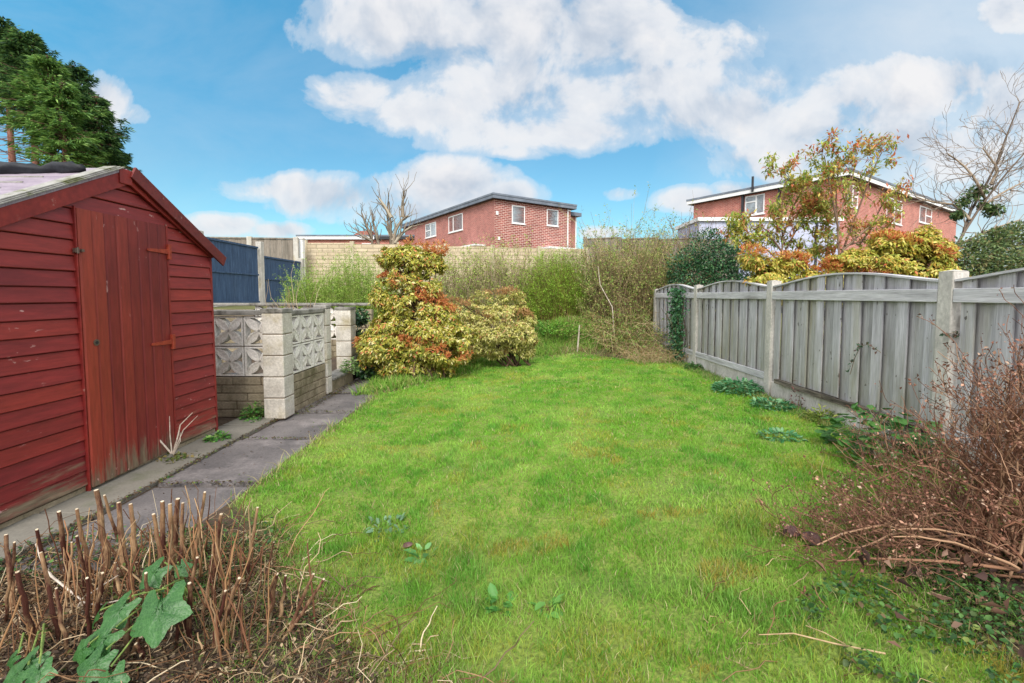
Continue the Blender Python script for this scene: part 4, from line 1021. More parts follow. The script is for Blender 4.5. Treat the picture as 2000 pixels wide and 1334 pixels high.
bare('bare_tree', 'smaller bare tree leaning left beside the pruned fruit tree', [[(728, 492, 0), (726, 462, 0), (724, 436, 0)], [(726, 465, 0), (715, 440, 0), (706, 415, 0)], [(742, 488, 0), (735, 458, 0), (727, 428, .1), (727, 415, .1)], [(726, 470, 0), (705, 460, 0), (694, 445, .1)]],
     19.9, .07, ['7c7062', '6a5f52', '94897a'], side=2, len=.5, spread=.8, minr=.007, up=.4, depth=1, kids=(0, 2))
t, out = bare('bare_tree', 'large leaning bare tree with ivy on its limbs at the right edge', [[(1856, 505, 0), (1890, 440, 0), (1925, 390, 0), (1960, 345, -.2), (2000, 300, -.3)], [(1880, 460, 0), (1900, 400, .1), (1935, 350, .2), (1960, 280, .1), (1992, 200, 0)], [(1915, 405, 0), (1960, 375, .2), (2010, 350, .2)],
     [(1895, 430, 0), (1870, 400, .2), (1820, 395, .2), (1790, 385, .3)], [(1925, 390, 0), (1905, 350, -.2), (1880, 320, 0), (1850, 300, 0)], [(1870, 480, 0), (1930, 450, -.3), (1990, 430, -.3)], [(1935, 360, 0), (1950, 330, 0), (1920, 290, 0)]],
     6.3, .019, ['8c7c70', '9c8b78', '786a5e'], side=4, len=.34, spread=1.0, up=.1, wob=.2, kids=(1, 3), minr=.0022)
for lb in ([(1895, 382, 12), (1910, 372, 14), (1880, 395, 10)], [(1940, 410, 14), (1920, 400, 9)], [(1870, 420, 8)]):
    P, Nn = lobe_points(lob(lb, 6.3, 1.3), 420, .5); n = len(P)
    V, Fc, C = leaves(P, rnd_dir(n)+np.array([0, 0, -.5]), rnd_dir(n)+np.array([0, 0, 1.]), .045, .035, pal(n, ['3f5c34', '57703e', '6d8046']), .1); npmesh('ivy', V, Fc, GLOSSY, t, col=C)

# ------------------------------------------------------------------ conifers
def conifer(label, u, vtop, vbase_crown, Y, width, nbr, seed, cols):
    rs = np.random.default_rng(seed)
    top = at(u, vtop, Y); g = .94; H = top.z-g
    t = thing('conifer_tree', label, 'tree', (top.x, Y, g), 0, 'conifers behind the shed')
    mb = MB(); mb.tube([(top.x+.0, Y, g), (top.x+.05, Y, g+H*.5), (top.x, Y, g+H)], [.17, .11, .01], 8); mb.build('trunk', M['bark'], t, smooth=True)
    zc = at(u, vbase_crown, Y).z-g
    # live branches: drooping sprays
    h = zc+(H-zc)*rs.random(nbr)**1.15; az = rs.random(nbr)*2*math.pi
    prof = ((H-h)/(H-zc))**.75; Lb = width*(.10+.90*prof)*rs.uniform(.35, 1.2, nbr)
    D = np.stack([np.cos(az), np.sin(az), rs.uniform(.1, .75, nbr)], 1); P0 = np.stack([np.full(nbr, top.x), np.full(nbr, Y), g+h], 1)
    S = 8; tt = np.linspace(0, 1, S)[None, :, None]; Pn = P0[:, None]+D[:, None]*tt*Lb[:, None, None]
    Pn[..., 2] -= .28*Lb[:, None]*tt[..., 0]**2; Pn += rs.normal(size=Pn.shape)*.03
    V, Fc, C = tubes(Pn, np.linspace(.03, .006, S)[None]*np.ones((nbr, 1)), pal(nbr, ['5c463a', '6e5546']), 3); npmesh('branch', V, Fc, TWIG, t, col=C)
    parts = []
    per = 110; n = nbr*per; k = np.repeat(np.arange(nbr), per); f = rs.random(n)**.65
    i0 = np.minimum((f*(S-1)).astype(int), S-2); fr = (f*(S-1)-i0)[:, None]; Q = Pn[k, i0]*(1-fr)+Pn[k, i0+1]*fr
    side = np.stack([-np.sin(az[k]), np.cos(az[k]), np.zeros(n)], 1)*rs.choice([-1, 1], n)[:, None]
    off = rs.random(n)*(.10+.35*(1-f))*1.0
    Q = Q+side*off[:, None]-np.array([0, 0, 1.])*(off[:, None]*.45+rs.random((n, 1))*.12)
    Dr = unit(D[k])*.8+side*.55+rs.normal(size=(n, 3))*.25+np.array([0, 0, -.35])
    cc = pal(n, *cols)*1.15; l = rs.uniform(.10, .24, n)
    parts.append(leaves(Q, Dr, np.array([[0, 0, 1.]])+rs.normal(size=(n, 3))*.5, l, l*.24, cc, .1, .15))
    V, Fc, C = merge(parts); npmesh('foliage', V, Fc, LEAF, t, col=C)
    # dead lower branches
    m = 70; hh = rs.uniform(.2, 1, m)*zc; az = rs.random(m)*2*math.pi; D = np.stack([np.cos(az), np.sin(az), rs.uniform(-.35, .1, m)], 1)
    P0 = np.stack([np.full(m, top.x), np.full(m, Y), g+hh], 1); Pn = curves(P0, D, rs.uniform(.6, 2.0, m), 6, .08)
    V, Fc, C = tubes(Pn, np.linspace(.02, .006, 6)[None]*np.ones((m, 1)), pal(m, ['9a7566', '7f6052']), 3); npmesh('dead_branch', V, Fc, TWIG, t, col=C)
CG = (['47663a', '5a7a42', '33502f', '6d8c4a', '28422c'], [3, 3, 3, 2, 2])
conifer('tallest dark conifer cut by the left edge of the photo', 4, 38, 205, 18.5, 1.9, 130, 1, CG)
conifer('tall pointed conifer, second from the left edge', 52, 66, 212, 17.5, 1.7, 125, 2, CG)
conifer('conifer with reddish bare lower trunk behind the felt roll', 92, 108, 262, 16.8, 1.5, 100, 3, (['5f8440', '6f9248', '46683a', '7f9c50'], None))
conifer('middle conifer tipped against the small cloud', 145, 128, 290, 18.5, 1.6, 110, 4, (['3d5c3a', '4f7044', '2f4a30', '66864c'], None))
conifer('shorter conifer third from the right of the row', 118, 165, 320, 16.2, 1.4, 100, 5, (['5f8440', '6f9248', '46683a', '7f9c50'], None))
conifer('low conifer near the right end of the row', 188, 190, 340, 18.0, 1.2, 100, 6, CG)
conifer('lowest conifer at the right end of the row', 212, 255, 350, 19.2, .75, 70, 7, (['3d5c3a', '4f7044', '2f4a30', '5e7e48'], None))

# ------------------------------------------------------------------ lawn grass
def grass_mesh(name, X, Y, h, w, C, lean=.55, z=None):
    n = len(X); az = rng.random(n)*2*math.pi; Z = ground_z(X, Y)-.004 if z is None else z
    B = np.stack([X, Y, Z], 1); ln = rng.random(n)**.8*lean; az2 = rng.random(n)*2*math.pi
    d = np.stack([np.cos(az2)*ln, np.sin(az2)*ln, np.ones(n)], 1); d = unit(d); s = np.stack([np.cos(az), np.sin(az), np.zeros(n)], 1)
    h = h[:, None]; w = w[:, None]*.5
    dd = np.stack([np.cos(az2)*ln, np.sin(az2)*ln, np.zeros(n)], 1)
    m = B+d*h*.55; tip = B+d*h*.92+dd*h*.45; 
    V = np.stack([B-s*w, B+s*w, m-s*w*.8, m+s*w*.8, tip], 1).reshape(-1, 3)
    i = np.arange(n)[:, None]*5; F_ = np.concatenate([i+np.array([[0, 1, 3]]), i+np.array([[0, 3, 2]]), i+np.array([[2, 3, 4]])])
    return V, F_, np.repeat(C, 5, 0)
def lawn():
    parts = []
    for (y0, y1, dens, wd, hh) in ((1.15, 2.2, 26000, .0028, .031), (2.2, 3.4, 14000, .0040, .029), (3.4, 5.2, 9500, .0055, .028), (5.2, 8.6, 5200, .0085, .028)):
        x0, x1 = -1.85, 2.75; n = int(dens*(x1-x0)*(y1-y0))
        X = rng.uniform(x0, x1, n); Y = rng.uniform(y0, y1, n)
        k = np.abs(X) < Y*1.16+.75; X = X[k]; Y = Y[k]; n = len(X)      # what a step to the side could see
        d = lawn_mask(X, Y); k = d > rng.random(n)*.07; X = X[k]; Y = Y[k]; d = d[k]; n = len(X)
        a = fbm(X, Y, 2.2, 21); b = fbm(X, Y, 6.5, 33); c = fbm(X, Y, .9, 41, 3); s = fbm(X, Y, 14, 55, 2)
        front = 1-sm(1.5, 3.4, Y)
        thin = (rng.random(n) < (.35+.65*sm(.36, .50, s+.08-.08*front)))
        X = X[thin]; Y = Y[thin]; a = a[thin]; b = b[thin]; c = c[thin]; d = d[thin]; s = s[thin]; front = front[thin]; n = len(X)
        g1, g2, g3 = np.array(lin('7cb03a')), np.array(lin('9cc454')), np.array(lin('569a38'))
        C = g1+(g2-g1)*sm(.42, .68, a)[:, None]; C = C+(g3-C)*(.55*sm(.50, .74, b))[:, None]
        moss = sm(.56, .70, fbm(X, Y, 3.2, 71))*.6*(rng.random(n) < .6); C = C+(np.array(lin('b8ac4c'))-C)*moss[:, None]
        or_ = sm(.68, .76, fbm(X, Y, 4.2, 91))*(.25+.45*(1-sm(2.5, 4.5, Y)))*(rng.random(n) < .7); C = C+(np.array(lin('bf9a4c'))-C)*or_[:, None]
        edge = 1-sm(.0, .22, d)
        straw = rng.random(n) < (.03+.05*front+.30*edge+.10*sm(.6, .75, s)); C = np.where(straw[:, None], pal(n, ['b3a878', 'c4b98a', '9a8e5c']), C)
        C = C*(1-.14*front[:, None])*(1+rng.normal(size=(n, 1))*.13).clip(.6, 1.5)
        h = hh*rng.uniform(.45, 1.25, n)*(1+.55*sm(.5, .75, b)+.5*edge+.35*front*sm(.45, .7, a)); tall = rng.random(n) < .006*(1+3*front); h = np.where(tall, h*1.7, h)
        parts.append(grass_mesh('g', X, Y, h, wd*rng.uniform(.7, 1.3, n), C, .75))
    V, Fc, C = merge(parts); o = npmesh('grass', V, Fc, GRASS, col=C); tag(o, 'bright green mossy lawn grass', 'grass', kind='stuff')
lawn()
def rough():
    n = 60000; X = rng.uniform(-1.9, 3.0, n); Y = rng.uniform(5.4, 9.8, n); d = lawn_mask(X, Y); k = (d < .05) & (Y > 5.4+(X+1.6)*.9) & (X < 2.66); X = X[k]; Y = Y[k]; n = len(X)
    a = fbm(X, Y, 1.5, 12); C = pal(n, ['7aa83c', '93b850', '649a36', 'a8a866', '88a848']); dry = (rng.random(n) < sm(.55, .8, a)*.5)|((Y < 8.3) & (X > .9) & (rng.random(n) < .6)); C = np.where(dry[:, None], pal(n, ['b3a27a', 'a08c62', 'c2b48c']), C)
    h = rng.uniform(.06, .17, n); parts = [grass_mesh('g', X, Y, h, np.full(n, .011), C, 1.1)]
    n = 6000; X = rng.uniform(-2.05, -1.35, n); Y = rng.uniform(1.9, 6.2, n); d = lawn_mask(X, Y); k = (np.abs(d) < .05) & (rng.random(n) < .8*vnoise(X, Y, 3, 5)); X = X[k]; Y = Y[k]; n = len(X)
    parts.append(grass_mesh('g', X, Y, rng.uniform(.04, .12, n), np.full(n, .005), pal(n, ['8fae54', 'b3a874', '6f9a3c', 'c0b48a']), 1.3))
    n = 9000; X = rng.uniform(2.2, 2.68, n); Y = rng.uniform(2.3, 8.0, n); k = lawn_mask(X, Y) < .2; X = X[k]; Y = Y[k]; n = len(X)
    parts.append(grass_mesh('g', X, Y, rng.uniform(.03, .09, n), np.full(n, .006), pal(n, ['6f9a40', '8a9a58', '5c8040', 'a39a6c']), 1.2))
    n = 9000; X = rng.uniform(.9, 2.4, n); Y = rng.uniform(1.15, 1.9, n); k = (lawn_mask(X, Y) < .05) & (vnoise(X, Y, 5, 19) > .45); X = X[k]; Y = Y[k]; n = len(X)
    parts.append(grass_mesh('g', X, Y, rng.uniform(.02, .08, n), np.full(n, .0028), pal(n, ['5c8a38', '7aa048', '4a7434', 'a39a6c'], [3, 3, 2, 1]), 1.3))
    n = 15000; X = rng.uniform(-2.0, .1, n); Y = rng.uniform(1.15, 2.3, n); d = lawn_mask(X, Y); k = (d < .06) & (X > -2+.0*Y) & ((X+1.58)*1.2+(Y-2.42)*1.25 > -.75+.9*vnoise(X, Y, 5, 9)-.35) & (Y < 2.15); X = X[k]; Y = Y[k]; n = len(X)
    parts.append(grass_mesh('g', X, Y, rng.uniform(.02, .075, n), np.full(n, .0028), pal(n, ['6f9a3c', 'b3a478', '8fae54', 'a08a5c', '5c8438', 'c4b48c'], [3, 3, 2, 2, 2, 1]), 1.3))
    V, Fc, C = merge(parts); o = npmesh('rough_grass', V, Fc, GRASS, col=C); tag(o, 'longer rough grass on the mound and along the lawn edges', 'grass', kind='stuff')
rough()

# ------------------------------------------------------------------ weeds and small plants
def weed(label, x, y, r, h, n, L, wd, cols, name='weed', mat=LEAF, up=.5, z=None, group=None):
    t = plant(name, label, 'weed', x, y, z=z, group=group); z0 = t.location.z
    a = rng.random(n)*2*math.pi; rr = r*np.sqrt(rng.random(n)); P = np.stack([x+np.cos(a)*rr, y+np.sin(a)*rr, z0+h*rng.random(n)*(1-.6*(rr/r)**2)], 1)
    D = np.stack([np.cos(a), np.sin(a), np.full(n, up-.3)], 1)+rnd_dir(n)*.7; l = L*rng.uniform(.6, 1.3, n)
    V, Fc, C = leaves6(P, D, rnd_dir(n)*.35+np.array([0, 0, 1.]), l, l*wd, pal(n, *cols), .12); npmesh('foliage', V, Fc, mat, t, col=C)
    m = max(6, n//14); k = rng.integers(0, n, m); S = 4; tt = np.linspace(0, 1, S)[None, :, None]; B = np.array([x, y, z0])[None]+rng.normal(size=(m, 3))*np.array([r*.3, r*.3, 0])
    Pn = B[:, None]*(1-tt)+P[k][:, None]*tt; V, Fc, C = tubes(Pn, np.full((m, S), .002), pal(m, ['6f8040', '7d6a48'])); npmesh('stem', V, Fc, TWIG, t, col=C)
G1 = (['4f8a3c', '6fa04a', '3c7034', '8ab05a'], None); G2 = (['4f8a58', '6aa070', '3f7a4c', '86b080'], None)
weed('fresh green weed tuft beside the shed corner on the pale slab', -2.42, 3.72, .085, .09, 260, .035, .6, G1)
weed('nettle growing against the pierced wall next to the shed', -2.50, 4.40, .10, .20, 260, .04, .5, G1)
weed('small weed at the foot of the front pillar', -2.42, 4.27, .10, .05, 160, .03, .6, G1)
weed('weed in the crack between path slabs', -2.25, 2.93, .045, .03, 80, .02, .6, G1)
weed('leafy weed sprouting through the step behind the second pillar', -2.15, 6.05, .10, .22, 240, .045, .5, (['6f9a4a', '8aa868', '98ac78'], None), z=.16)
weed('green weed patch below the ivy at the end of the path', -1.78, 6.45, .20, .14, 520, .045, .6, (['6f9a3a', '8ab04a', '557f34'], None))
weed('blue-green leafy weed sprawling at the foot of the fence post', 2.50, 5.0, .26, .13, 800, .055, .42, G2)
weed('second blue-green weed nearer the leaning fence gravel board', 2.45, 4.3, .17, .07, 360, .05, .45, G2)
weed('reddish thin weed climbing the pale gravel board', 2.64, 4.22, .05, .28, 60, .03, .4, (['8a5a58', '6f4a48'], None))
weed('yellow-green fern-like weed against the pale gravel board', 2.58, 3.78, .10, .13, 160, .05, .35, (['8fa048', 'a3a858', '6f8a3c'], None))
weed('low dark weed tuft at the far fence post', 2.60, 6.5, .13, .1, 300, .035, .6, (['4f7a3c', '3f6a34'], None))
weed('pale broad-leaved weed in the middle of the front lawn', at(825, 1160, 1.9).x, 1.95, .04, .03, 16, .06, .5, (['5f9450', '78a868'], None))
weed('flat green rosette weed at the bottom of the lawn', -.04, 1.60, .035, .04, 15, .055, .62, (['4c863c', '5f9848'], None))
weed('light green rosette weed near the bottom centre of the lawn', .13, 1.58, .035, .035, 12, .05, .45, (['5a903f', '6fa04e'], None))
weed('pale silvery weed patch in the left of the lawn', -.62, 2.2, .10, .03, 50, .035, .5, (['789878', '6a8c66'], None))
weed('small clump of daisies-like leaves in the right of the lawn', 1.98, 3.35, .13, .05, 130, .045, .5, G2)
weed('grassy green plant in the far mound of rough grass', .95, 8.7, .35, .22, 700, .05, .5, (['7aa83c', '92b850', '5f9438'], None))
weed('leafy green undergrowth under the round fresh green shrub', .55, 9.0, .40, .25, 800, .05, .5, (['5f9040', '7aa84a'], None))

# bramble with broad round leaves
def broad_leaf(mb, p, d, up, L, W, lobes=0, curl=.12, n=18, rings=4):
    """a real leaf blade: radial mesh with folded veins"""
    d = Vector(d).normalized(); s = d.cross(Vector(up)).normalized(); nrm = s.cross(d)
    vs = [Vector(p)+d*(L*.18)]; fs = []
    for r in range(1, rings+1):
        f = r/rings
        for k in range(n):
            a = 2*math.pi*k/n
            rad = 1.0
            if lobes: 
                rad = .66+.34*(1-abs(math.sin(a*lobes/2)))**.75+.035*abs(math.sin(a*14))
                if abs(a-math.pi) < .35: rad *= .55
            else: rad = 1+.14*math.cos(a)-.04*math.cos(a*11)
            x = math.cos(a)*rad*f*L*.5; y = math.sin(a)*rad*f*W*.5
            vein = abs(math.sin(a*max(lobes, 5)/2)); z = -.10*L*f*f*curl*6+vein*f*L*.055-abs(y)*.12+random.uniform(-1, 1)*L*.008
            vs.append(Vector(p)+d*(L*.5+x)+s*y+nrm*z)
    for k in range(n): fs.append((0, 1+k, 1+(k+1) % n))
    for r in range(rings-1):
        for k in range(n): fs.append((1+r*n+k, 1+(r+1)*n+k, 1+(r+1)*n+(k+1) % n, 1+r*n+(k+1) % n))
    mb.add(vs, fs)
def leafy_mat(name, a, b, vein):
    m, nt, bs, out = newmat(name); co = coord(nt); n1 = noise(nt, co, 14, 5); n2 = noise(nt, co, 160, 3)
    c = ramp(nt, n1, [(.3, a), (.7, b)]); vo = N(nt, 'ShaderNodeTexVoronoi', feature='DISTANCE_TO_EDGE'); vo.inputs['Scale'].default_value = 95; nt.links.new(co, vo.inputs['Vector'])
    f = ramp(nt, vo.outputs['Distance'], [(.0, (1, 1, 1)), (.09, (0, 0, 0))]); c = mixc(nt, math_(nt, 'MULTIPLY', f, .35), c, vein)
    nt.links.new(c, bs.inputs['Base Color']); bs.inputs['Roughness'].default_value = .42; bs.inputs['Specular IOR Level'].default_value = .45
    bump(nt, bs, vo.outputs['Distance'], .5, .003)
    t = N(nt, 'ShaderNodeBsdfTranslucent'); nt.links.new(c, t.inputs[0]); mx = N(nt, 'ShaderNodeMixShader'); mx.inputs[0].default_value = .3
    nt.links.new(bs.outputs[0], mx.inputs[1]); nt.links.new(t.outputs[0], mx.inputs[2]); nt.links.new(mx.outputs[0], out.inputs[0]); return m
M['bigleaf'] = leafy_mat('broad_leaf_green', lin('2a5828'), lin('437539'), lin('6b9a58'))
M['bramble'] = leafy_mat('bramble_green', lin('35602f'), lin('5c8c40'), lin('6f9a50'))
t = plant('bramble', 'dark green bramble clump at the fence foot beside the brown shrub', 'bramble', 2.35, 3.0)
mb = MB(); sb = MB()
for i in range(170):
    a = random.uniform(0, 2*math.pi); r = random.random()**.5; x = 2.36+math.cos(a)*r*.27; y = 2.92+math.sin(a)*r*.34; z = gz(x, y)+.03+random.random()*.36*(1-r*r*.6)
    d = Vector((math.cos(a), math.sin(a), random.uniform(-.5, .4)))+Vector((random.gauss(0, .4), random.gauss(0, .4)-.3, 0)); L = random.uniform(.055, .10)
    broad_leaf(mb, (x, y, z), d, (random.gauss(0, .3), random.gauss(0, .3), 1), L, L*.78, 0, .1, 10, 2)
    if i % 4 == 0: sb.tube([(2.33+random.gauss(0, .05), 2.98+random.gauss(0, .08), gz(2.33, 2.98)), ((x+2.33)/2, (y+2.98)/2, z+.03), (x, y, z)], .0025, 4)
mb.build('foliage', M['bramble'], t, smooth=True); sb.build('stem', M['bark2'], t)
for i, (y0, z0, ph) in enumerate(((3.32, .80, 0), (2.85, .95, 1))):
    t = thing('bramble_shoot', ['thin dark trailing shoot against the fence boards', 'short trailing shoot on the nearest concrete post'][i], 'shoot', (2.645, y0, z0))
    P = [(2.655, y0-.02, z0-.03), (2.63, y0+.06, z0+.02), (2.64, y0+.15, z0+.0), (2.65, y0+.22, z0-.10), (2.655, y0+.27, z0-.24)][:5-i*2]
    if i: P = [(2.64+.08, 2.775, z0-.02), (2.67, 2.765, z0+.01), (2.64, 2.80, z0-.01)]
    s = MB(); s.tube(P, .003, 5); s.build('stem', M['bark2'], t)
    n = 34-14*i; k = rng.integers(0, len(P)-1, n); f = rng.random((n, 1)); A = np.array(P); Q = A[k]*(1-f)+A[k+1]*f-np.array([.012, 0, 0])
    V, Fc, C = leaves(Q, rnd_dir(n), rnd_dir(n)+np.array([-.6, 0, .4]), .028, .018, pal(n, ['4a6a4c', '6b5248', '3f5a40'])); npmesh('foliage', V, Fc, GLOSSY, t, col=C)

# bare sapling by the shed
t = plant('bare_twig_plant', 'small pale bare-twigged plant growing from the slab edge by the shed door', 'plant', -2.43, 3.27, z=0)
mb = MB()
def seg(pts, r): mb.tube([at(u, v, Y) for u, v, Y in pts], [r*(1-.6*i/(len(pts)-1)) for i in range(len(pts))], 6)
seg([(335, 886, 3.28), (312, 860, 3.27), (304, 832, 3.25), (290, 820, 3.24), (272, 806, 3.22)], .0065); seg([(336, 886, 3.28), (332, 850, 3.28), (331, 813, 3.28)], .005)
seg([(338, 886, 3.28), (348, 850, 3.29), (352, 830, 3.3), (376, 806, 3.32)], .006); seg([(340, 882, 3.28), (358, 840, 3.29), (386, 812, 3.3)], .0045); seg([(339, 888, 3.28), (352, 862, 3.26), (352, 845, 3.26)], .004)
m_pale = surf('pale_dead_stem', lin('a99a8c'), lin('c9bcae'), 20, .8)
mb.build('stem', m_pale, t)
n = 90; P = np.array([[-2.43, 3.27, .01]])+rng.normal(size=(n, 3))*np.array([.06, .05, .006]); V, Fc, C = leaves(P, rnd_dir(n), rnd_dir(n)*.4+np.array([0, 0, 1.]), .03, .02, pal(n, ['7a8048', '8a7a4a', '5a6a34'])); npmesh('foliage', V, Fc, LEAF, t, col=C)
# stakes and stems at the end of the lawn
for lab, pts, r in (('pale upright stake in the rough grass at the far end of the lawn', [(1127, 688, 8.25), (1130, 660, 8.25), (1132, 634, 8.25)], .016), ('thin pale sapling stem before the overgrown shrub', [(1202, 680, 8.6), (1196, 600, 8.7), (1172, 556, 8.8), (1168, 520, 8.9)], .011)):
    b = at(*pts[0]); t = thing('stake' if 'stake' in lab else 'sapling', lab, 'stick', tuple(b)); mb = MB(); mb.tube([at(*p)-(Vector((0, 0, .06)) if i == 0 else Vector()) for i, p in enumerate(pts)], [r, r*.9, r*.7, r*.4][:len(pts)], 7); mb.build('stem', m_pale, t)
# tall dry stems behind the low wall
t = plant('dry_weed_stems', 'few tall dry stems in front of the blue fence', 'weed', -3.7, 7.6, z=.55)
n = 16; B = np.stack([rng.uniform(-3.95, -3.35, n), rng.uniform(7.3, 7.8, n), np.full(n, .55)], 1); Pn = curves(B, np.array([[0, 0, 1.]])+rng.normal(size=(n, 3))*np.array([.22, .1, 0]), rng.uniform(.5, 1.15, n), 7, .1)
V, Fc, C = tubes(Pn, np.linspace(.007, .002, 7)[None]*np.ones((n, 1)), pal(n, ['a08a6a', 'b8a68a']), 4); npmesh('stem', V, Fc, TWIG, t, col=C)
# dry grass arching out of the shrub heap beside the fence end
def arches(label, name, x0, x1, y0, y1, n, L, cols, rad=.003, grav=.9, z=None, up=1.0, S=8, leaf=0, lcols=None):
    t = plant(name, label, 'shrub', (x0+x1)/2, (y0+y1)/2, z=z); B = np.stack([rng.uniform(x0, x1, n), rng.uniform(y0, y1, n), np.zeros(n)], 1); B[:, 2] = ground_z(B[:, 0], B[:, 1])
    a = rng.random(n)*2*math.pi; D = np.stack([np.cos(a)*.7, np.sin(a)*.7, np.full(n, up)], 1); Pn = curves(B, D, rng.uniform(.5, 1, n)*L, S, .22, grav); Pn[..., 2] = np.maximum(Pn[..., 2], ground_z(Pn[..., 0], Pn[..., 1])+.01)
    V, Fc, C = tubes(Pn, np.linspace(rad, rad*.4, S)[None]*np.ones((n, 1)), pal(n, cols)); npmesh('stem', V, Fc, TWIG, t, col=C)
    if leaf:
        k = rng.integers(0, n, leaf); s = rng.integers(2, S, leaf); P = Pn[k, s]+rng.normal(size=(leaf, 3))*.02; l = .035*rng.uniform(.6, 1.4, leaf)
        V, Fc, C = leaves(P, rnd_dir(leaf), rnd_dir(leaf)+np.array([0, 0, 1.]), l, l*.5, pal(leaf, lcols)); npmesh('foliage', V, Fc, LEAF, t, col=C)
arches('heap of arching dry bramble stems against the far end of the wooden fence', 'dry_bramble', 1.7, 2.5, 8.1, 8.9, 420, 1.4, ['b09a72', '8f7a56', 'c2ae88', '6f5c42'], .0045, .75, leaf=9000, lcols=['7f9a48', '98ac58', '6f9044', 'a08a58'])
arches('low dry twigs spilling over the lawn edge beside the farthest fence panel', 'dry_twigs', 1.9, 2.6, 7.0, 8.1, 340, .7, ['b09a72', '9a8460', 'c2ae88'], .003, .7, leaf=700, lcols=['7f9a48', 'a08a58'])

# ------------------------------------------------------------------ foreground left: cut-back stems
M['stalk'] = surf('cut_brown_stem', lin('836045'), lin('b89a72'), 9, .75, (1, 1, .35), lin('48261c'), 7, (.42, .56), .5, 60, .002)
M['pith'] = surf('pale_cut_pith', lin('c4ae90'), lin('ddcdb4'), 40, .8)
STALKS = [  # top u,v  base u,v  width px  Y of base
 (12, 1045, 28, 1215, 11, 1.85), (34, 1118, 80, 1334, 12, 1.55), (115, 1000, 135, 1160, 11, 2.0), (150, 995, 182, 1150, 9, 2.0), (188, 958, 214, 1125, 14, 2.0), (204, 968, 232, 1030, 7, 2.05),
 (232, 982, 242, 1120, 13, 2.0), (255, 985, 268, 1120, 11, 2.0), (300, 1005, 322, 1145, 10, 1.95), (317, 980, 318, 1100, 12, 2.0), (332, 985, 338, 1130, 11, 1.95), (347, 975, 340, 1080, 13, 2.02), (357, 983, 352, 1150, 9, 1.95),
 (400, 962, 375, 1110, 8, 1.95), (432, 1005, 414, 1170, 11, 1.85), (503, 992, 480, 1140, 8, 1.85), (370, 1140, 372, 1330, 12, 1.6), (246, 1218, 252, 1345, 13, 1.5), (266, 1258, 295, 1350, 11, 1.48), (274, 1245, 258, 1345, 10, 1.5),
 (540, 1122, 520, 1262, 13, 1.65), (558, 1125, 545, 1265, 9, 1.65), (612, 1122, 556, 1300, 9, 1.6), (632, 1132, 548, 1310, 9, 1.58), (467, 1130, 420, 1334, 10, 1.55), (440, 1155, 415, 1320, 9, 1.55),
 (150, 1048, 172, 1180, 8, 1.9), (72, 1035, 100, 1180, 9, 1.95), (140, 1060, 132, 1200, 6, 1.9), (355, 1150, 345, 1330, 8, 1.55), (415, 1085, 395, 1250, 8, 1.7), (80, 1080, 118, 1290, 10, 1.6),
 (28, 1060, 12, 1240, 7, 1.8), (200, 1120, 190, 1260, 9, 1.7), (285, 1120, 300, 1260, 9, 1.7), (225, 1100, 246, 1240, 8, 1.75), (385, 1090, 358, 1300, 9, 1.65), (170, 1130, 178, 1300, 9, 1.6), (110, 1150, 135, 1330, 9, 1.52), (535, 1060, 515, 1160, 5, 1.85)]
clumps = {}
for s in STALKS:
    key = 'a' if s[0] < 130 else 'b' if s[0] < 290 else 'c' if s[0] < 470 else 'd'
    if s[5] < 1.62 and s[0] < 470: key = 'e' if s[0] < 200 else 'f'
    clumps.setdefault(key, []).append(s)
LAB = {'a': 'cut brown stems at the left edge in front of the shed corner', 'b': 'upright thick cut-back stems in front of the shed door', 'c': 'cluster of cut stems overlapping the path end',
       'd': 'leaning cut stems at the right of the bed, next to the lawn', 'e': 'reddish cut stems in the bottom left corner', 'f': 'short cut stems below the large lobed leaf'}
for key, ss in clumps.items():
    pb = [on_ground(s[2], min(s[3], 1500), .0) for s in ss]
    c = sum((Vector((at(s[2], s[3], s[5]).x, s[5], 0)) for s in ss), Vector())/len(ss)
    t = plant('cut_back_plant', LAB[key], 'cut stems', c.x, c.y, group='cut-back perennials in the front bed')
    for (tu, tv, bu, bv, w, Y) in ss:
        B = on_ground(bu, min(bv+12, 1326), .02); Y = (Y+B.y)/2 if B.y < Y else B.y; B = at(bu, bv, Y); B.z = gz(B.x, B.y)-.01; T = at(tu, tv, Y+random.uniform(-.05, .05)); r = w*.5*Y/F*.74
        mb = MB(); n = 7; pts = [B.lerp(T, i/(n-1))+Vector((random.gauss(0, .002), random.gauss(0, .002), 0))*(1 if 0 < i < n-1 else 0) for i in range(n)]
        mb.tube(pts, [r*(1.15-.3*i/(n-1)+(.15 if i in (2, 4) else 0)) for i in range(n)], 9); o = mb.build('stem', M['stalk'], t, smooth=False)
        cp = MB(); d = (pts[-1]-pts[-2]).normalized(); cp.tube([pts[-1]+d*.0005, pts[-1]+d*.003], r*.72, 9); cp.build('cut_end', M['pith'], o)
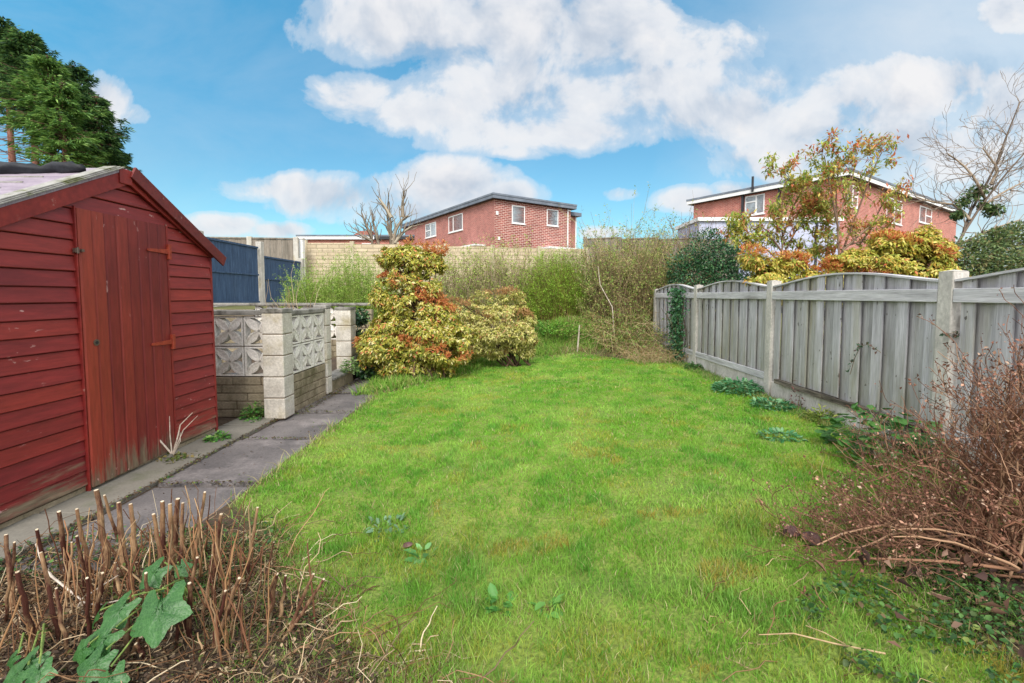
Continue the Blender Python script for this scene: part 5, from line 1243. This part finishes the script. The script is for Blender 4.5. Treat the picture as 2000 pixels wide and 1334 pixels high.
# filler bare stems and litter: uncountable
def in_bed(x, y): return ((x+1.58)*1.2+(y-2.42)*1.25 < .02) & (y < 2.1) & (x > -2.9)
def litter():
    n = 40000; X = rng.uniform(-2.6, -.05, n); Y = rng.uniform(1.0, 2.35, n); k = in_bed(X, Y); X1 = X[k]; Y1 = Y[k]
    n2 = 4200; a = rng.random(n2)*2*math.pi; r = np.sqrt(rng.random(n2)); X2 = 1.95+np.cos(a)*r*.6; Y2 = 1.5+np.sin(a)*r*.5
    X = np.concatenate([X1, X2]); Y = np.concatenate([Y1, Y2]); n = len(X); P = np.stack([X, Y, ground_z(X, Y)+rng.random(n)**2*.05], 1)
    l = rng.uniform(.005, .019, n); V, Fc, C = leaves6(P, rnd_dir(n)*np.array([1, 1, .5]), rnd_dir(n)*.6+np.array([0, 0, 1.]), l, l*rng.uniform(.3, .8, n), pal(n, ['43382c', '5c4a3a', '332a22', '75624c', '504238', 'a08c70', '55602e'], [3, 3, 3, 2, 2, 1, 1]), .3)
    o = npmesh('leaf_litter', V, Fc, TWIG, col=C); tag(o, 'dark brown dead leaf litter under the front plants', 'leaf litter', kind='stuff')
    n = 2900; X = rng.uniform(-2.3, .25, n); Y = rng.uniform(1.05, 2.25, n); k = (((X+1.5)*1.2+(Y-2.45)*1.25) < .14) & (rng.random(n) < .95); X = X[k]; Y = Y[k]; n = len(X)
    B = np.stack([X, Y, ground_z(X, Y)], 1); Dv = rnd_dir(n)*np.array([1, 1, .3])+np.array([0, 0, .28]); L = rng.uniform(.06, .30, n); Pn = curves(B, Dv, L, 7, .25, .35)
    Pn[..., 2] = np.maximum(Pn[..., 2], ground_z(Pn[..., 0], Pn[..., 1])+.003)
    a = tubes(Pn, np.linspace(.0024, .0011, 7)[None]*rng.uniform(.6, 1.5, (n, 1)), pal(n, ['98785a', 'b8a080', '7a5a40', '58402e', 'c8b698', '6f6048'], [3, 2, 3, 3, 1, 2]))
    m = 340; hc = rng.normal(size=(26, 2))*np.array([.55, .22])+np.array([-1.25, 1.68]); kc = rng.integers(0, 26, m); X = hc[kc, 0]+rng.normal(size=m)*.055; Y = hc[kc, 1]+rng.normal(size=m)*.055; k = in_bed(X, Y); X = X[k]; Y = Y[k]; m = len(X); B = np.stack([X, Y, ground_z(X, Y)], 1)
    Pn = curves(B, np.array([[0, 0, 1.]])+rng.normal(size=(m, 3))*np.array([.20, .20, 0]), rng.uniform(.08, .34, m), 7, .07)
    b = tubes(Pn, np.linspace(.0032, .0018, 7)[None]*rng.uniform(.5, 1.5, (m, 1)), pal(m, ['94704e', '75503a', '5a3a2a', 'b09270', '8a6448']), 4)
    n3 = 230; a3 = rng.random(n3)*2*math.pi; r = np.sqrt(rng.random(n3)); B = np.stack([1.6+np.cos(a3)*r*1.0, 1.4+np.sin(a3)*r*.5, np.zeros(n3)], 1); B[:, 2] = ground_z(B[:, 0], B[:, 1])
    Pn = curves(B, rnd_dir(n3)*np.array([1, 1, .3])+np.array([0, 0, .25]), rng.uniform(.05, .2, n3), 7, .25, .35); Pn[..., 2] = np.maximum(Pn[..., 2], ground_z(Pn[..., 0], Pn[..., 1])+.003)
    c = tubes(Pn, np.full((n3, 7), .0018), pal(n3, ['8f7452', 'a8926e', '74583e']))
    V, Fc, C = merge([a, b, c]); o = npmesh('dead_stems', V, Fc, TWIG, col=C); tag(o, 'tangle of thin dead stems and straw over the front beds', 'dead stems', kind='stuff')
litter()
def groundcover():
    n = 5200; X = rng.uniform(-2.3, -.5, n); Y = rng.uniform(1.5, 2.5, n); k = ((X+1.5)*1.2+(Y-2.45)*1.25 < .10) & (Y < 2.25) & (vnoise(X, Y, 4, 3)+.5*sm(1.7, 2.0, Y) > .7); X = X[k]; Y = Y[k]
    n2 = 9000; a = rng.random(n2)*2*math.pi; r = np.sqrt(rng.random(n2)); X2 = 1.65+np.cos(a)*r*.80; Y2 = 1.25+np.sin(a)*r*.48; k = vnoise(X2, Y2, 9, 8)*(1.25-.6*r) > .42
    X = np.concatenate([X, X2[k]]); Y = np.concatenate([Y, Y2[k]]); n = len(X); P = np.stack([X, Y, ground_z(X, Y)+rng.random(n)*.055], 1); l = rng.uniform(.007, .023, n)
    V, Fc, C = leaves6(P, rnd_dir(n)*np.array([1, 1, .5]), rnd_dir(n)*.5+np.array([0, 0, 1.]), l, l*.8, pal(n, ['47703a', '5f8644', '7d8a48', '36582f', '6b5a3c', '4a5c34'], [3, 2, 1, 3, 1, 2]), .1)
    o = npmesh('ground_cover', V, Fc, LEAF, col=C); tag(o, 'small green ground cover leaves between the cut stems', 'ground cover', kind='stuff')
groundcover()
# big lobed leaves
m_stem = surf('green_leaf_stem', lin('5c7a3c'), lin('86964e'), 20, .6)
def big_plant(label, specs, foot, mat='bigleaf', name='leafy_plant'):
    t = plant(name, label, 'plant', *foot)
    sb = MB()
    for (u, v, Y, L, W, az, tilt, lob_) in specs:
        p = at(u, v, Y); d = Vector((math.cos(az)*.72, math.sin(az)*.72, -.62))
        mb = MB(); k = 1 if W > .17 else .84; broad_leaf(mb, p-d.normalized()*L*k*.5, d, (tilt[0]*.6, tilt[1]-.15, .9), L*k, W*k, lob_, .10, 64, 7); mb.build('leaf', M[mat], t, smooth=True)
        q = p-d.normalized()*L*k*.36; b = Vector((foot[0]+random.gauss(0, .03), foot[1]+random.gauss(0, .03), gz(*foot))); sb.tube([b, b.lerp(q, .55)+Vector((0, 0, .05)), q], .0028, 6)
    sb.build('stem', m_stem, t)
pi = math.pi
big_plant('plant with large bright lobed leaves among the cut stems', [(310, 1195, 1.38, 0.195, 0.189, -1.15, (-.1, -.9), 5), (230, 1195, 1.42, 0.165, 0.127, -2.2, (-.2, -.8), 5), (200, 1250, 1.34, 0.150, 0.125, -2.6, (.1, -.7), 5), (300, 1120, 1.58, 0.141, 0.128, -2.4, (0, -.7), 5),
    (190, 1200, 1.48, 0.127, 0.102, 2.6, (0, -.5), 5), (185, 1300, 1.28, 0.137, 0.124, -1.9, (.2, -.6), 5), (160, 1270, 1.32, 0.100, 0.100, -3.0, (.1, -.6), 5), (355, 1110, 1.61, 0.090, 0.077, -.4, (0, -.6), 5), (215, 1330, 1.24, 0.124, 0.111, -1.0, (.1, -.7), 5)], (-1.22, 1.70))
big_plant('low green leafy plant in the bottom left corner', [(55, 1300, 1.26, 0.124, 0.106, -2.0, (.1, -.6), 5), (30, 1320, 1.24, 0.124, 0.111, -2.7, (0, -.6), 5), (25, 1285, 1.31, 0.100, 0.062, 3.0, (0, -.7), 5), (75, 1320, 1.22, 0.111, 0.099, -.9, (0, -.6), 5)], (-1.62, 1.55))
big_plant('dark rounded leaf sprig between the right-hand cut stems', [(535, 1250, 1.68, .06, .05, -1.2, (0, -.5), 0), (620, 1290, 1.5, .06, .05, -.4, (0, -.5), 0), (495, 1275, 1.6, .05, .045, -1.8, (0, -.6), 0), (470, 1150, 1.85, .05, .04, -2.8, (0, -.5), 0), (600, 1325, 1.47, .08, .05, 0, (0, -.5), 0)], (-.78, 1.62), 'bramble')
big_plant('fresh light green seedling with rounded leaves at the bottom right', [(1685, 1230, 1.62, .06, .055, -1.4, (0, -.4), 0), (1660, 1210, 1.66, .045, .04, 2.8, (0, -.4), 0), (1712, 1232, 1.62, .05, .03, -.2, (0, -.4), 0), (1655, 1255, 1.58, .045, .04, -2.4, (0, -.4), 0), (1700, 1205, 1.67, .035, .03, .8, (0, -.4), 0)], (1.22, 1.66))
big_plant('large-leaved dark green plant in the bottom right corner', [(1960, 1270, 1.42, .12, .11, -1.8, (0, -.6), 5), (1900, 1300, 1.40, .11, .10, -2.5, (0, -.6), 5), (1990, 1310, 1.38, .10, .09, -.6, (.1, -.6), 5), (1870, 1330, 1.36, .09, .08, -2.0, (0, -.6), 5), (1930, 1240, 1.5, .08, .07, 2.6, (0, -.6), 5)], (1.5, 1.45), 'bramble')
# pale hooked dead stem crossing the bed
t = plant('hooked_dead_stem', 'pale hooked dead stem arching across the left bed', 'dead stem', -1.35, 1.7)
mb = MB(); seg([(72, 1062, 1.85), (84, 1100, 1.8), (100, 1125, 1.75), (150, 1165, 1.7), (160, 1172, 1.68)], .0065); seg([(158, 1172, 1.68), (190, 1150, 1.65), (230, 1124, 1.62)], .004); seg([(160, 1175, 1.68), (190, 1182, 1.62), (265, 1165, 1.6)], .004); seg([(160, 1172, 1.68), (140, 1210, 1.66), (125, 1265, 1.6), (120, 1300, 1.56)], .004); seg([(160, 1175, 1.68), (172, 1230, 1.64), (170, 1300, 1.55)], .005)
mb.build('stem', m_pale, t)
t = plant('bent_dead_stem', 'pale bent stem crossing the straw at the lawn corner', 'dead stem', -.6, 1.6)
mb = MB(); seg([(500, 1240, 1.62), (508, 1262, 1.6), (540, 1285, 1.56), (572, 1312, 1.5)], .005); seg([(572, 1312, 1.5), (600, 1270, 1.5), (670, 1232, 1.52)], .003); mb.build('stem', m_pale, t)
t = plant('fallen_twig', 'long pale twig lying on the grass at the bottom right', 'twig', .95, 1.4); mb = MB(); z = gz(.95, 1.4)+.035
mb.tube([(.76, 1.36, z), (.86, 1.350, z+.012), (.97, 1.33, z-.004), (1.09, 1.285, z+.0)], [.0014, .002, .0024, .0028], 6); mb.tube([(.93, 1.40, z), (.96, 1.355, z+.01), (1.0, 1.32, z)], .0014, 5); mb.build('stem', surf('dry_twig', lin('9a7f60'), lin('b89f7c'), 30, .85), t)
t = plant('curled_dead_leaf', 'dark curled dead leaf lying on the lawn at the front left', 'dead leaf', -.47, 2.02)
mb = MB(); broad_leaf(mb, (-.50, 2.0, gz(-.5, 2)+.03), (1, .3, .2), (0, .3, 1), .055, .04, 0, .5, 12, 3); m_dead = surf('dead_leaf', lin('4a3434'), lin('7a5c58'), 20, .8); mb.build('blade', m_dead, t, smooth=True)
t = plant('curled_dead_leaf', 'pair of dark curled dead leaves under the brown shrub', 'dead leaf', 1.28, 1.92)
for dx, dy, L in ((0, 0, .085), (-.05, .05, .07)):
    mb = MB(); broad_leaf(mb, (1.24+dx, 1.9+dy, gz(1.3, 1.9)+.07), (1, -.2, -.3), (0, -.5, 1), L, L*.7, 0, .6, 14, 3); mb.build('leaf', m_dead, t, smooth=True)

# ------------------------------------------------------------------ foreground right: the dead brown shrub
def dead_shrub():
    bx, by = 1.95, 1.72; t = plant('dead_shrub', 'sprawling leafless reddish-brown shrub with dry seed heads at the right', 'shrub', bx, by); bz = t.location.z
    out = []
    rnd = random.Random(5)
    targets = []
    for i in range(42):
        u = rnd.uniform(1720, 2080); v = rnd.uniform(min(1000, 1005-(u-1650)*.75), 1050); targets.append((u, v, rnd.uniform(1.55, 2.25)))
    for i in range(30):
        u = rnd.uniform(1880, 2120); targets.append((u, rnd.uniform(1000-(u-1650)*.75, 980), rnd.uniform(1.5, 2.0)))
    for i in range(11):
        targets.append((rnd.uniform(1590, 1760), rnd.uniform(980, 1110), rnd.uniform(1.65, 2.1)))
    targets += [(1590, 1100, 1.9), (1610, 1112, 1.8), (1600, 990, 2.0), (1575, 1005, 2.0), (1700, 905, 2.2), (1740, 880, 2.2)]
    for u, v, Y in targets:
        T = at(u, v, Y); B = Vector((bx+rnd.gauss(0, .10), by+rnd.gauss(0, .10), bz)); m = B.lerp(T, .45)+Vector((rnd.gauss(0, .05), rnd.gauss(0, .05), .10+rnd.random()*.1))
        n = 8; pts = []
        for k in range(n):
            s = k/(n-1); p = B*(1-s)**2+m*2*s*(1-s)+T*s*s; pts.append(p+Vector((rnd.gauss(0, .008), rnd.gauss(0, .008), rnd.gauss(0, .008))))
        r0 = rnd.uniform(.0045, .0085); rs = [r0*(1-.65*k/(n-1)) for k in range(n)]; out.append((pts, rs, 3))
        for k in range(2, n):
            for _ in range(3 if k > 4 else (2 if k > 2 else 0)):
                d = (pts[k]-pts[k-1]).normalized(); a = Vector((random.gauss(0, 1), random.gauss(0, 1), random.gauss(0, 1))); a = (a-d*a.dot(d)).normalized()
                grow(pts[k], d+a*.8, random.uniform(.08, .19), rs[k]*.5, 2 if random.random() < .45 else 1, out, spread=.7, up=.2, wob=.13, S=8, minr=.0011, kids=(1, 3))
    limbs_mesh([o for o in out if o[2] == 3], 'stem', t, ['8a6650', '7a5542', 'a8856a'], 6); limbs_mesh([o for o in out if o[2] < 3], 'twig', t, ['8a6450', '745040', 'a07c62', '5c4234'], 3)
    tips = np.array([tuple(q) for pts, rs, d in out if d == 0 for q in (pts[-1], pts[-1], pts[-2], pts[-4])]); k = rng.choice(len(tips), size=min(9000, len(tips)*4)); n = len(k)
    P = tips[k]+rng.normal(size=(n, 3))*.008; l = rng.uniform(.006, .017, n)
    V, Fc, C = leaves(P, rnd_dir(n)+np.array([0, 0, .4]), rnd_dir(n), l, l*.6, pal(n, ['8a6050', '6e4a3c', 'a8806c', 'b89c88', '5a4034'], [3, 3, 2, 1, 2]), .35); npmesh('seed_head', V, Fc, TWIG, t, col=C)
    n = 260; P = np.array([[bx-.1, by-.1, bz+.06]])+rng.normal(size=(n, 3))*np.array([.28, .2, .07]); P[:, 2] = np.maximum(P[:, 2], bz+.01); l = rng.uniform(.03, .075, n)
    V, Fc, C = leaves(P, rnd_dir(n)+np.array([0, 0, -.4]), rnd_dir(n)+np.array([0, 0, .5]), l, l*.45, pal(n, ['5c4438', '7a5c4c', '453430', '8c7060'], None), .3); npmesh('dead_foliage', V, Fc, TWIG, t, col=C)
dead_shrub()
t = plant('cut_back_plant', 'two short cut stems in front of the brown shrub at the bottom right', 'cut stems', 1.42, 1.5, group='cut-back perennials in the front bed')
for tu, tv, bu, bv, w, Y in ((1817, 1205, 1822, 1320, 8, 1.5), (1855, 1205, 1862, 1330, 10, 1.47)):
    B = at(bu, bv, Y); B.z = gz(B.x, B.y)-.01; T = at(tu, tv, Y); r = w*.5*Y/F; mb = MB(); mb.tube([B.lerp(T, i/5)+Vector((random.gauss(0, .002), 0, 0)) for i in range(6)], r, 8); mb.build('stem', M['stalk'], t)
# debris in the path joints
def debris():
    n = 5200; X = np.concatenate([rng.normal(size=n//2)*.018-2.248, rng.normal(size=n//4)*.03-2.13, rng.uniform(-2.6, -2.3, n//4)]); Y = np.concatenate([rng.uniform(1.9, 6.5, n//2), rng.uniform(4.5, 6.3, n//4), 4.38+np.abs(rng.normal(size=n//4)*.07)])
    jy = rng.choice([2.83, 3.74, 4.62, 5.5, 6.35], 1400); X = np.concatenate([X, rng.uniform(-2.23, -1.6, 1400)]); Y = np.concatenate([Y, jy+rng.normal(size=1400)*.010]); X = np.concatenate([X, rng.uniform(-2.2, -1.65, 260)]); Y = np.concatenate([Y, rng.uniform(2, 6.5, 260)]); n = len(X); P = np.stack([X, Y, rng.random(n)*.012], 1); l = rng.uniform(.005, .022, n)
    keep = rng.random(n) < .25+.75*vnoise(X, Y, 5, 2); P = P[keep]; l = l[keep]; n = len(P)
    V, Fc, C = leaves(P, rnd_dir(n)*np.array([1, 1, .2]), rnd_dir(n)*.4+np.array([0, 0, 1.]), l, l*.7, pal(n, ['4a3a2c', '5c4836', '6a6a3a', '3c3426', '56702e'], [3, 3, 2, 2, 1]), .2)
    o = npmesh('leaf_litter', V, Fc, TWIG, col=C); tag(o, 'moss and leaf debris along the path joints and wall foot', 'debris', kind='stuff')
debris()

# ------------------------------------------------------------------ sky, light, camera
SUN_EL, SUN_AZ = math.radians(44), math.radians(182)       # azimuth clockwise from +Y
w = bpy.data.worlds.new('World'); sc.world = w; w.use_nodes = True; nt = w.node_tree
for n in list(nt.nodes): nt.nodes.remove(n)
wo = nt.nodes.new('ShaderNodeOutputWorld'); bg = nt.nodes.new('ShaderNodeBackground'); nt.links.new(bg.outputs[0], wo.inputs[0])
sky = nt.nodes.new('ShaderNodeTexSky'); sky.sky_type = 'NISHITA'; sky.sun_disc = False; sky.sun_elevation = SUN_EL; sky.sun_rotation = SUN_AZ; sky.altitude = 50; sky.air_density = 1.0; sky.dust_density = .6; sky.ozone_density = 1.6
bg.inputs['Strength'].default_value = .12
tc = nt.nodes.new('ShaderNodeTexCoord'); D = tc.outputs['Generated']; sp = N(nt, 'ShaderNodeSeparateXYZ'); nt.links.new(D, sp.inputs[0])
yy = math_(nt, 'MAXIMUM', math_(nt, 'ABSOLUTE', sp.outputs[1]), .15)
A = math_(nt, 'DIVIDE', sp.outputs[0], yy); E = math_(nt, 'DIVIDE', sp.outputs[2], yy)
cmb = N(nt, 'ShaderNodeCombineXYZ'); nt.links.new(A, cmb.inputs[0]); nt.links.new(E, cmb.inputs[1]); nt.links.new(math_(nt, 'SIGN', sp.outputs[1]), cmb.inputs[2])
fb = noise(nt, cmb.outputs[0], 5.2, 12, .60, .25); fb2 = noise(nt, mapping(nt, cmb.outputs[0], (1, 1.7, 1)), 2.6, 10, .6, .4)
CL = [  # u, v, ru, rv, weight: where the cloud banks lie on the sky
 (770, 45, 170, 75, 1.0), (950, 55, 230, 90, 1.0), (1180, 75, 230, 90, 1.0), (1350, 90, 130, 60, .9), (690, 190, 100, 42, .75), (850, 215, 150, 45, .8), (1000, 165, 190, 80, .9), (1200, 190, 200, 75, .95), (1110, 255, 250, 40, .85),
 (1420, 225, 180, 70, 1.0), (1600, 240, 190, 55, .85), (1530, 165, 80, 40, .8), (1830, 165, 150, 62, 1.0), (1990, 210, 130, 90, 1.0), (1760, 270, 260, 45, .75), (1990, 300, 120, 60, .7), (1990, 22, 70, 45, .9),
 (520, 365, 110, 28, .85), (680, 385, 150, 42, .95), (880, 365, 110, 48, 1.0), (980, 385, 70, 32, .85), (770, 415, 150, 32, .85), (430, 440, 80, 24, 1.0), (540, 450, 70, 16, .8), (185, 205, 62, 48, 1.0), (255, 225, 30, 18, .5),
 (1350, 390, 75, 28, 1.0), (1440, 372, 60, 18, .8), (1210, 378, 36, 13, .6), (1640, 330, 200, 35, .7), (1900, 400, 200, 40, .6), (1000, 295, 40, 12, .5), (1180, 455, 50, 10, .5), (1650, 180, 200, 70, .8), (1850, 300, 220, 60, .85), (1300, 160, 200, 60, .85), (1560, 300, 200, 50, .7)]
dens = None
for (u, v, ru, rv, wt) in CL:
    r = ray(u, v); a0, e0 = r[0]/r[1], r[2]/r[1]
    dx = math_(nt, 'MULTIPLY', math_(nt, 'SUBTRACT', A, a0), F/ru/1.12); de = math_(nt, 'MULTIPLY', math_(nt, 'SUBTRACT', E, e0), F/rv/1.12)
    q = math_(nt, 'SUBTRACT', wt, math_(nt, 'MULTIPLY', math_(nt, 'ADD', math_(nt, 'MULTIPLY', dx, dx), math_(nt, 'MULTIPLY', de, de)), wt*.9))
    dens = q if dens is None else math_(nt, 'SMOOTH_MAX', dens, q, .18)
dens = math_(nt, 'MAXIMUM', dens, -.8)
tot = math_(nt, 'ADD', math_(nt, 'MULTIPLY', dens, .50), math_(nt, 'MULTIPLY', math_(nt, 'SUBTRACT', fb, .48), 1.75))
mask = ramp(nt, tot, [(-.0, (0, 0, 0)), (.16, (.40, .40, .40)), (.40, (.90, .90, .90)), (.7, (1, 1, 1))], 'EASE')
above = math_(nt, 'MULTIPLY_ADD', sp.outputs[2], 30, 0.2, clamp=True)
veil = math_(nt, 'MULTIPLY', ramp(nt, fb2, [(.45, (0, 0, 0)), (.75, (1, 1, 1))]), .14)
hz = math_(nt, 'MULTIPLY', ramp(nt, A, [(.3, (0, 0, 0)), (.85, (1, 1, 1))]), .58)
# unseen bright cloud added beside and behind the view as fill light
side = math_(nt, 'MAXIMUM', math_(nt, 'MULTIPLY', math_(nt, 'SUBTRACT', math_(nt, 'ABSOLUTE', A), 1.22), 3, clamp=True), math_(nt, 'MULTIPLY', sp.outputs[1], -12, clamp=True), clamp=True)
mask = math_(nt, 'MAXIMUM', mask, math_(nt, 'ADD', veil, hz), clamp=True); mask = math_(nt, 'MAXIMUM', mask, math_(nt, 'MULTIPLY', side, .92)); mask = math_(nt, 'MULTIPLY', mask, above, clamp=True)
shift = N(nt, 'ShaderNodeMapping'); shift.inputs['Location'].default_value = (.01, .055, 0); nt.links.new(cmb.outputs[0], shift.inputs[0])
fbu = noise(nt, shift.outputs[0], 5.2, 5, .55, .25); fbl = noise(nt, cmb.outputs[0], 5.2, 5, .55, .25)
relief = math_(nt, 'SUBTRACT', fbu, fbl)
sh = math_(nt, 'ADD', math_(nt, 'MULTIPLY', dens, .35), math_(nt, 'MULTIPLY', relief, 2.4)); sh = math_(nt, 'ADD', sh, math_(nt, 'MULTIPLY', math_(nt, 'SUBTRACT', fb2, .5), -.9))
ccol = ramp(nt, sh, [(.0, lin('f6f6f8')), (.30, lin('ebedf2')), (.60, lin('d3dae5')), (.95, lin('bcc6d6'))])
sc8 = N(nt, 'ShaderNodeVectorMath', operation='SCALE'); nt.links.new(ccol, sc8.inputs[0]); nt.links.new(math_(nt, 'MULTIPLY_ADD', side, 4.3, 4.5), sc8.inputs['Scale'])  # added fill cloud outside the view made brighter than the visible banks
tint = ramp(nt, E, [(.0, (.50, .69, .66)), (.3, (.43, .73, .73)), (.65, (.40, .99, 1.0))])
skyc = mixc(nt, 1, sky.outputs[0], tint, 'MULTIPLY')
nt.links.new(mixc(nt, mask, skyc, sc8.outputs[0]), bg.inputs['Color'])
sun = bpy.data.lights.new('sun', 'SUN'); sun.energy = 2.1; sun.angle = math.radians(22); sun.color = (1, .955, .88)
so = bpy.data.objects.new('sun', sun); COL.objects.link(so)
sd = Vector((math.sin(SUN_AZ)*math.cos(SUN_EL), math.cos(SUN_AZ)*math.cos(SUN_EL), math.sin(SUN_EL))); so.rotation_euler = sd.to_track_quat('Z', 'Y').to_euler()
cam = bpy.data.cameras.new('camera'); cam.sensor_width = 36; cam.lens = F/2000*36; cam.shift_y = -(667-CY)/2000; cam.clip_end = 3000; cam.clip_start = .05
co = bpy.data.objects.new('camera', cam); COL.objects.link(co); co.location = (0, 0, CAMZ); co.rotation_euler = (math.pi/2-TH, 0, 0); sc.camera = co
vs = sc.view_settings; vs.view_transform = 'Standard'; vs.look = 'None'; vs.gamma = 1; vs.exposure = .85; vs.use_curve_mapping = False
sc.cycles.max_bounces = 4; sc.cycles.diffuse_bounces = 3; sc.cycles.glossy_bounces = 2; sc.cycles.transmission_bounces = 3; sc.cycles.transparent_max_bounces = 4
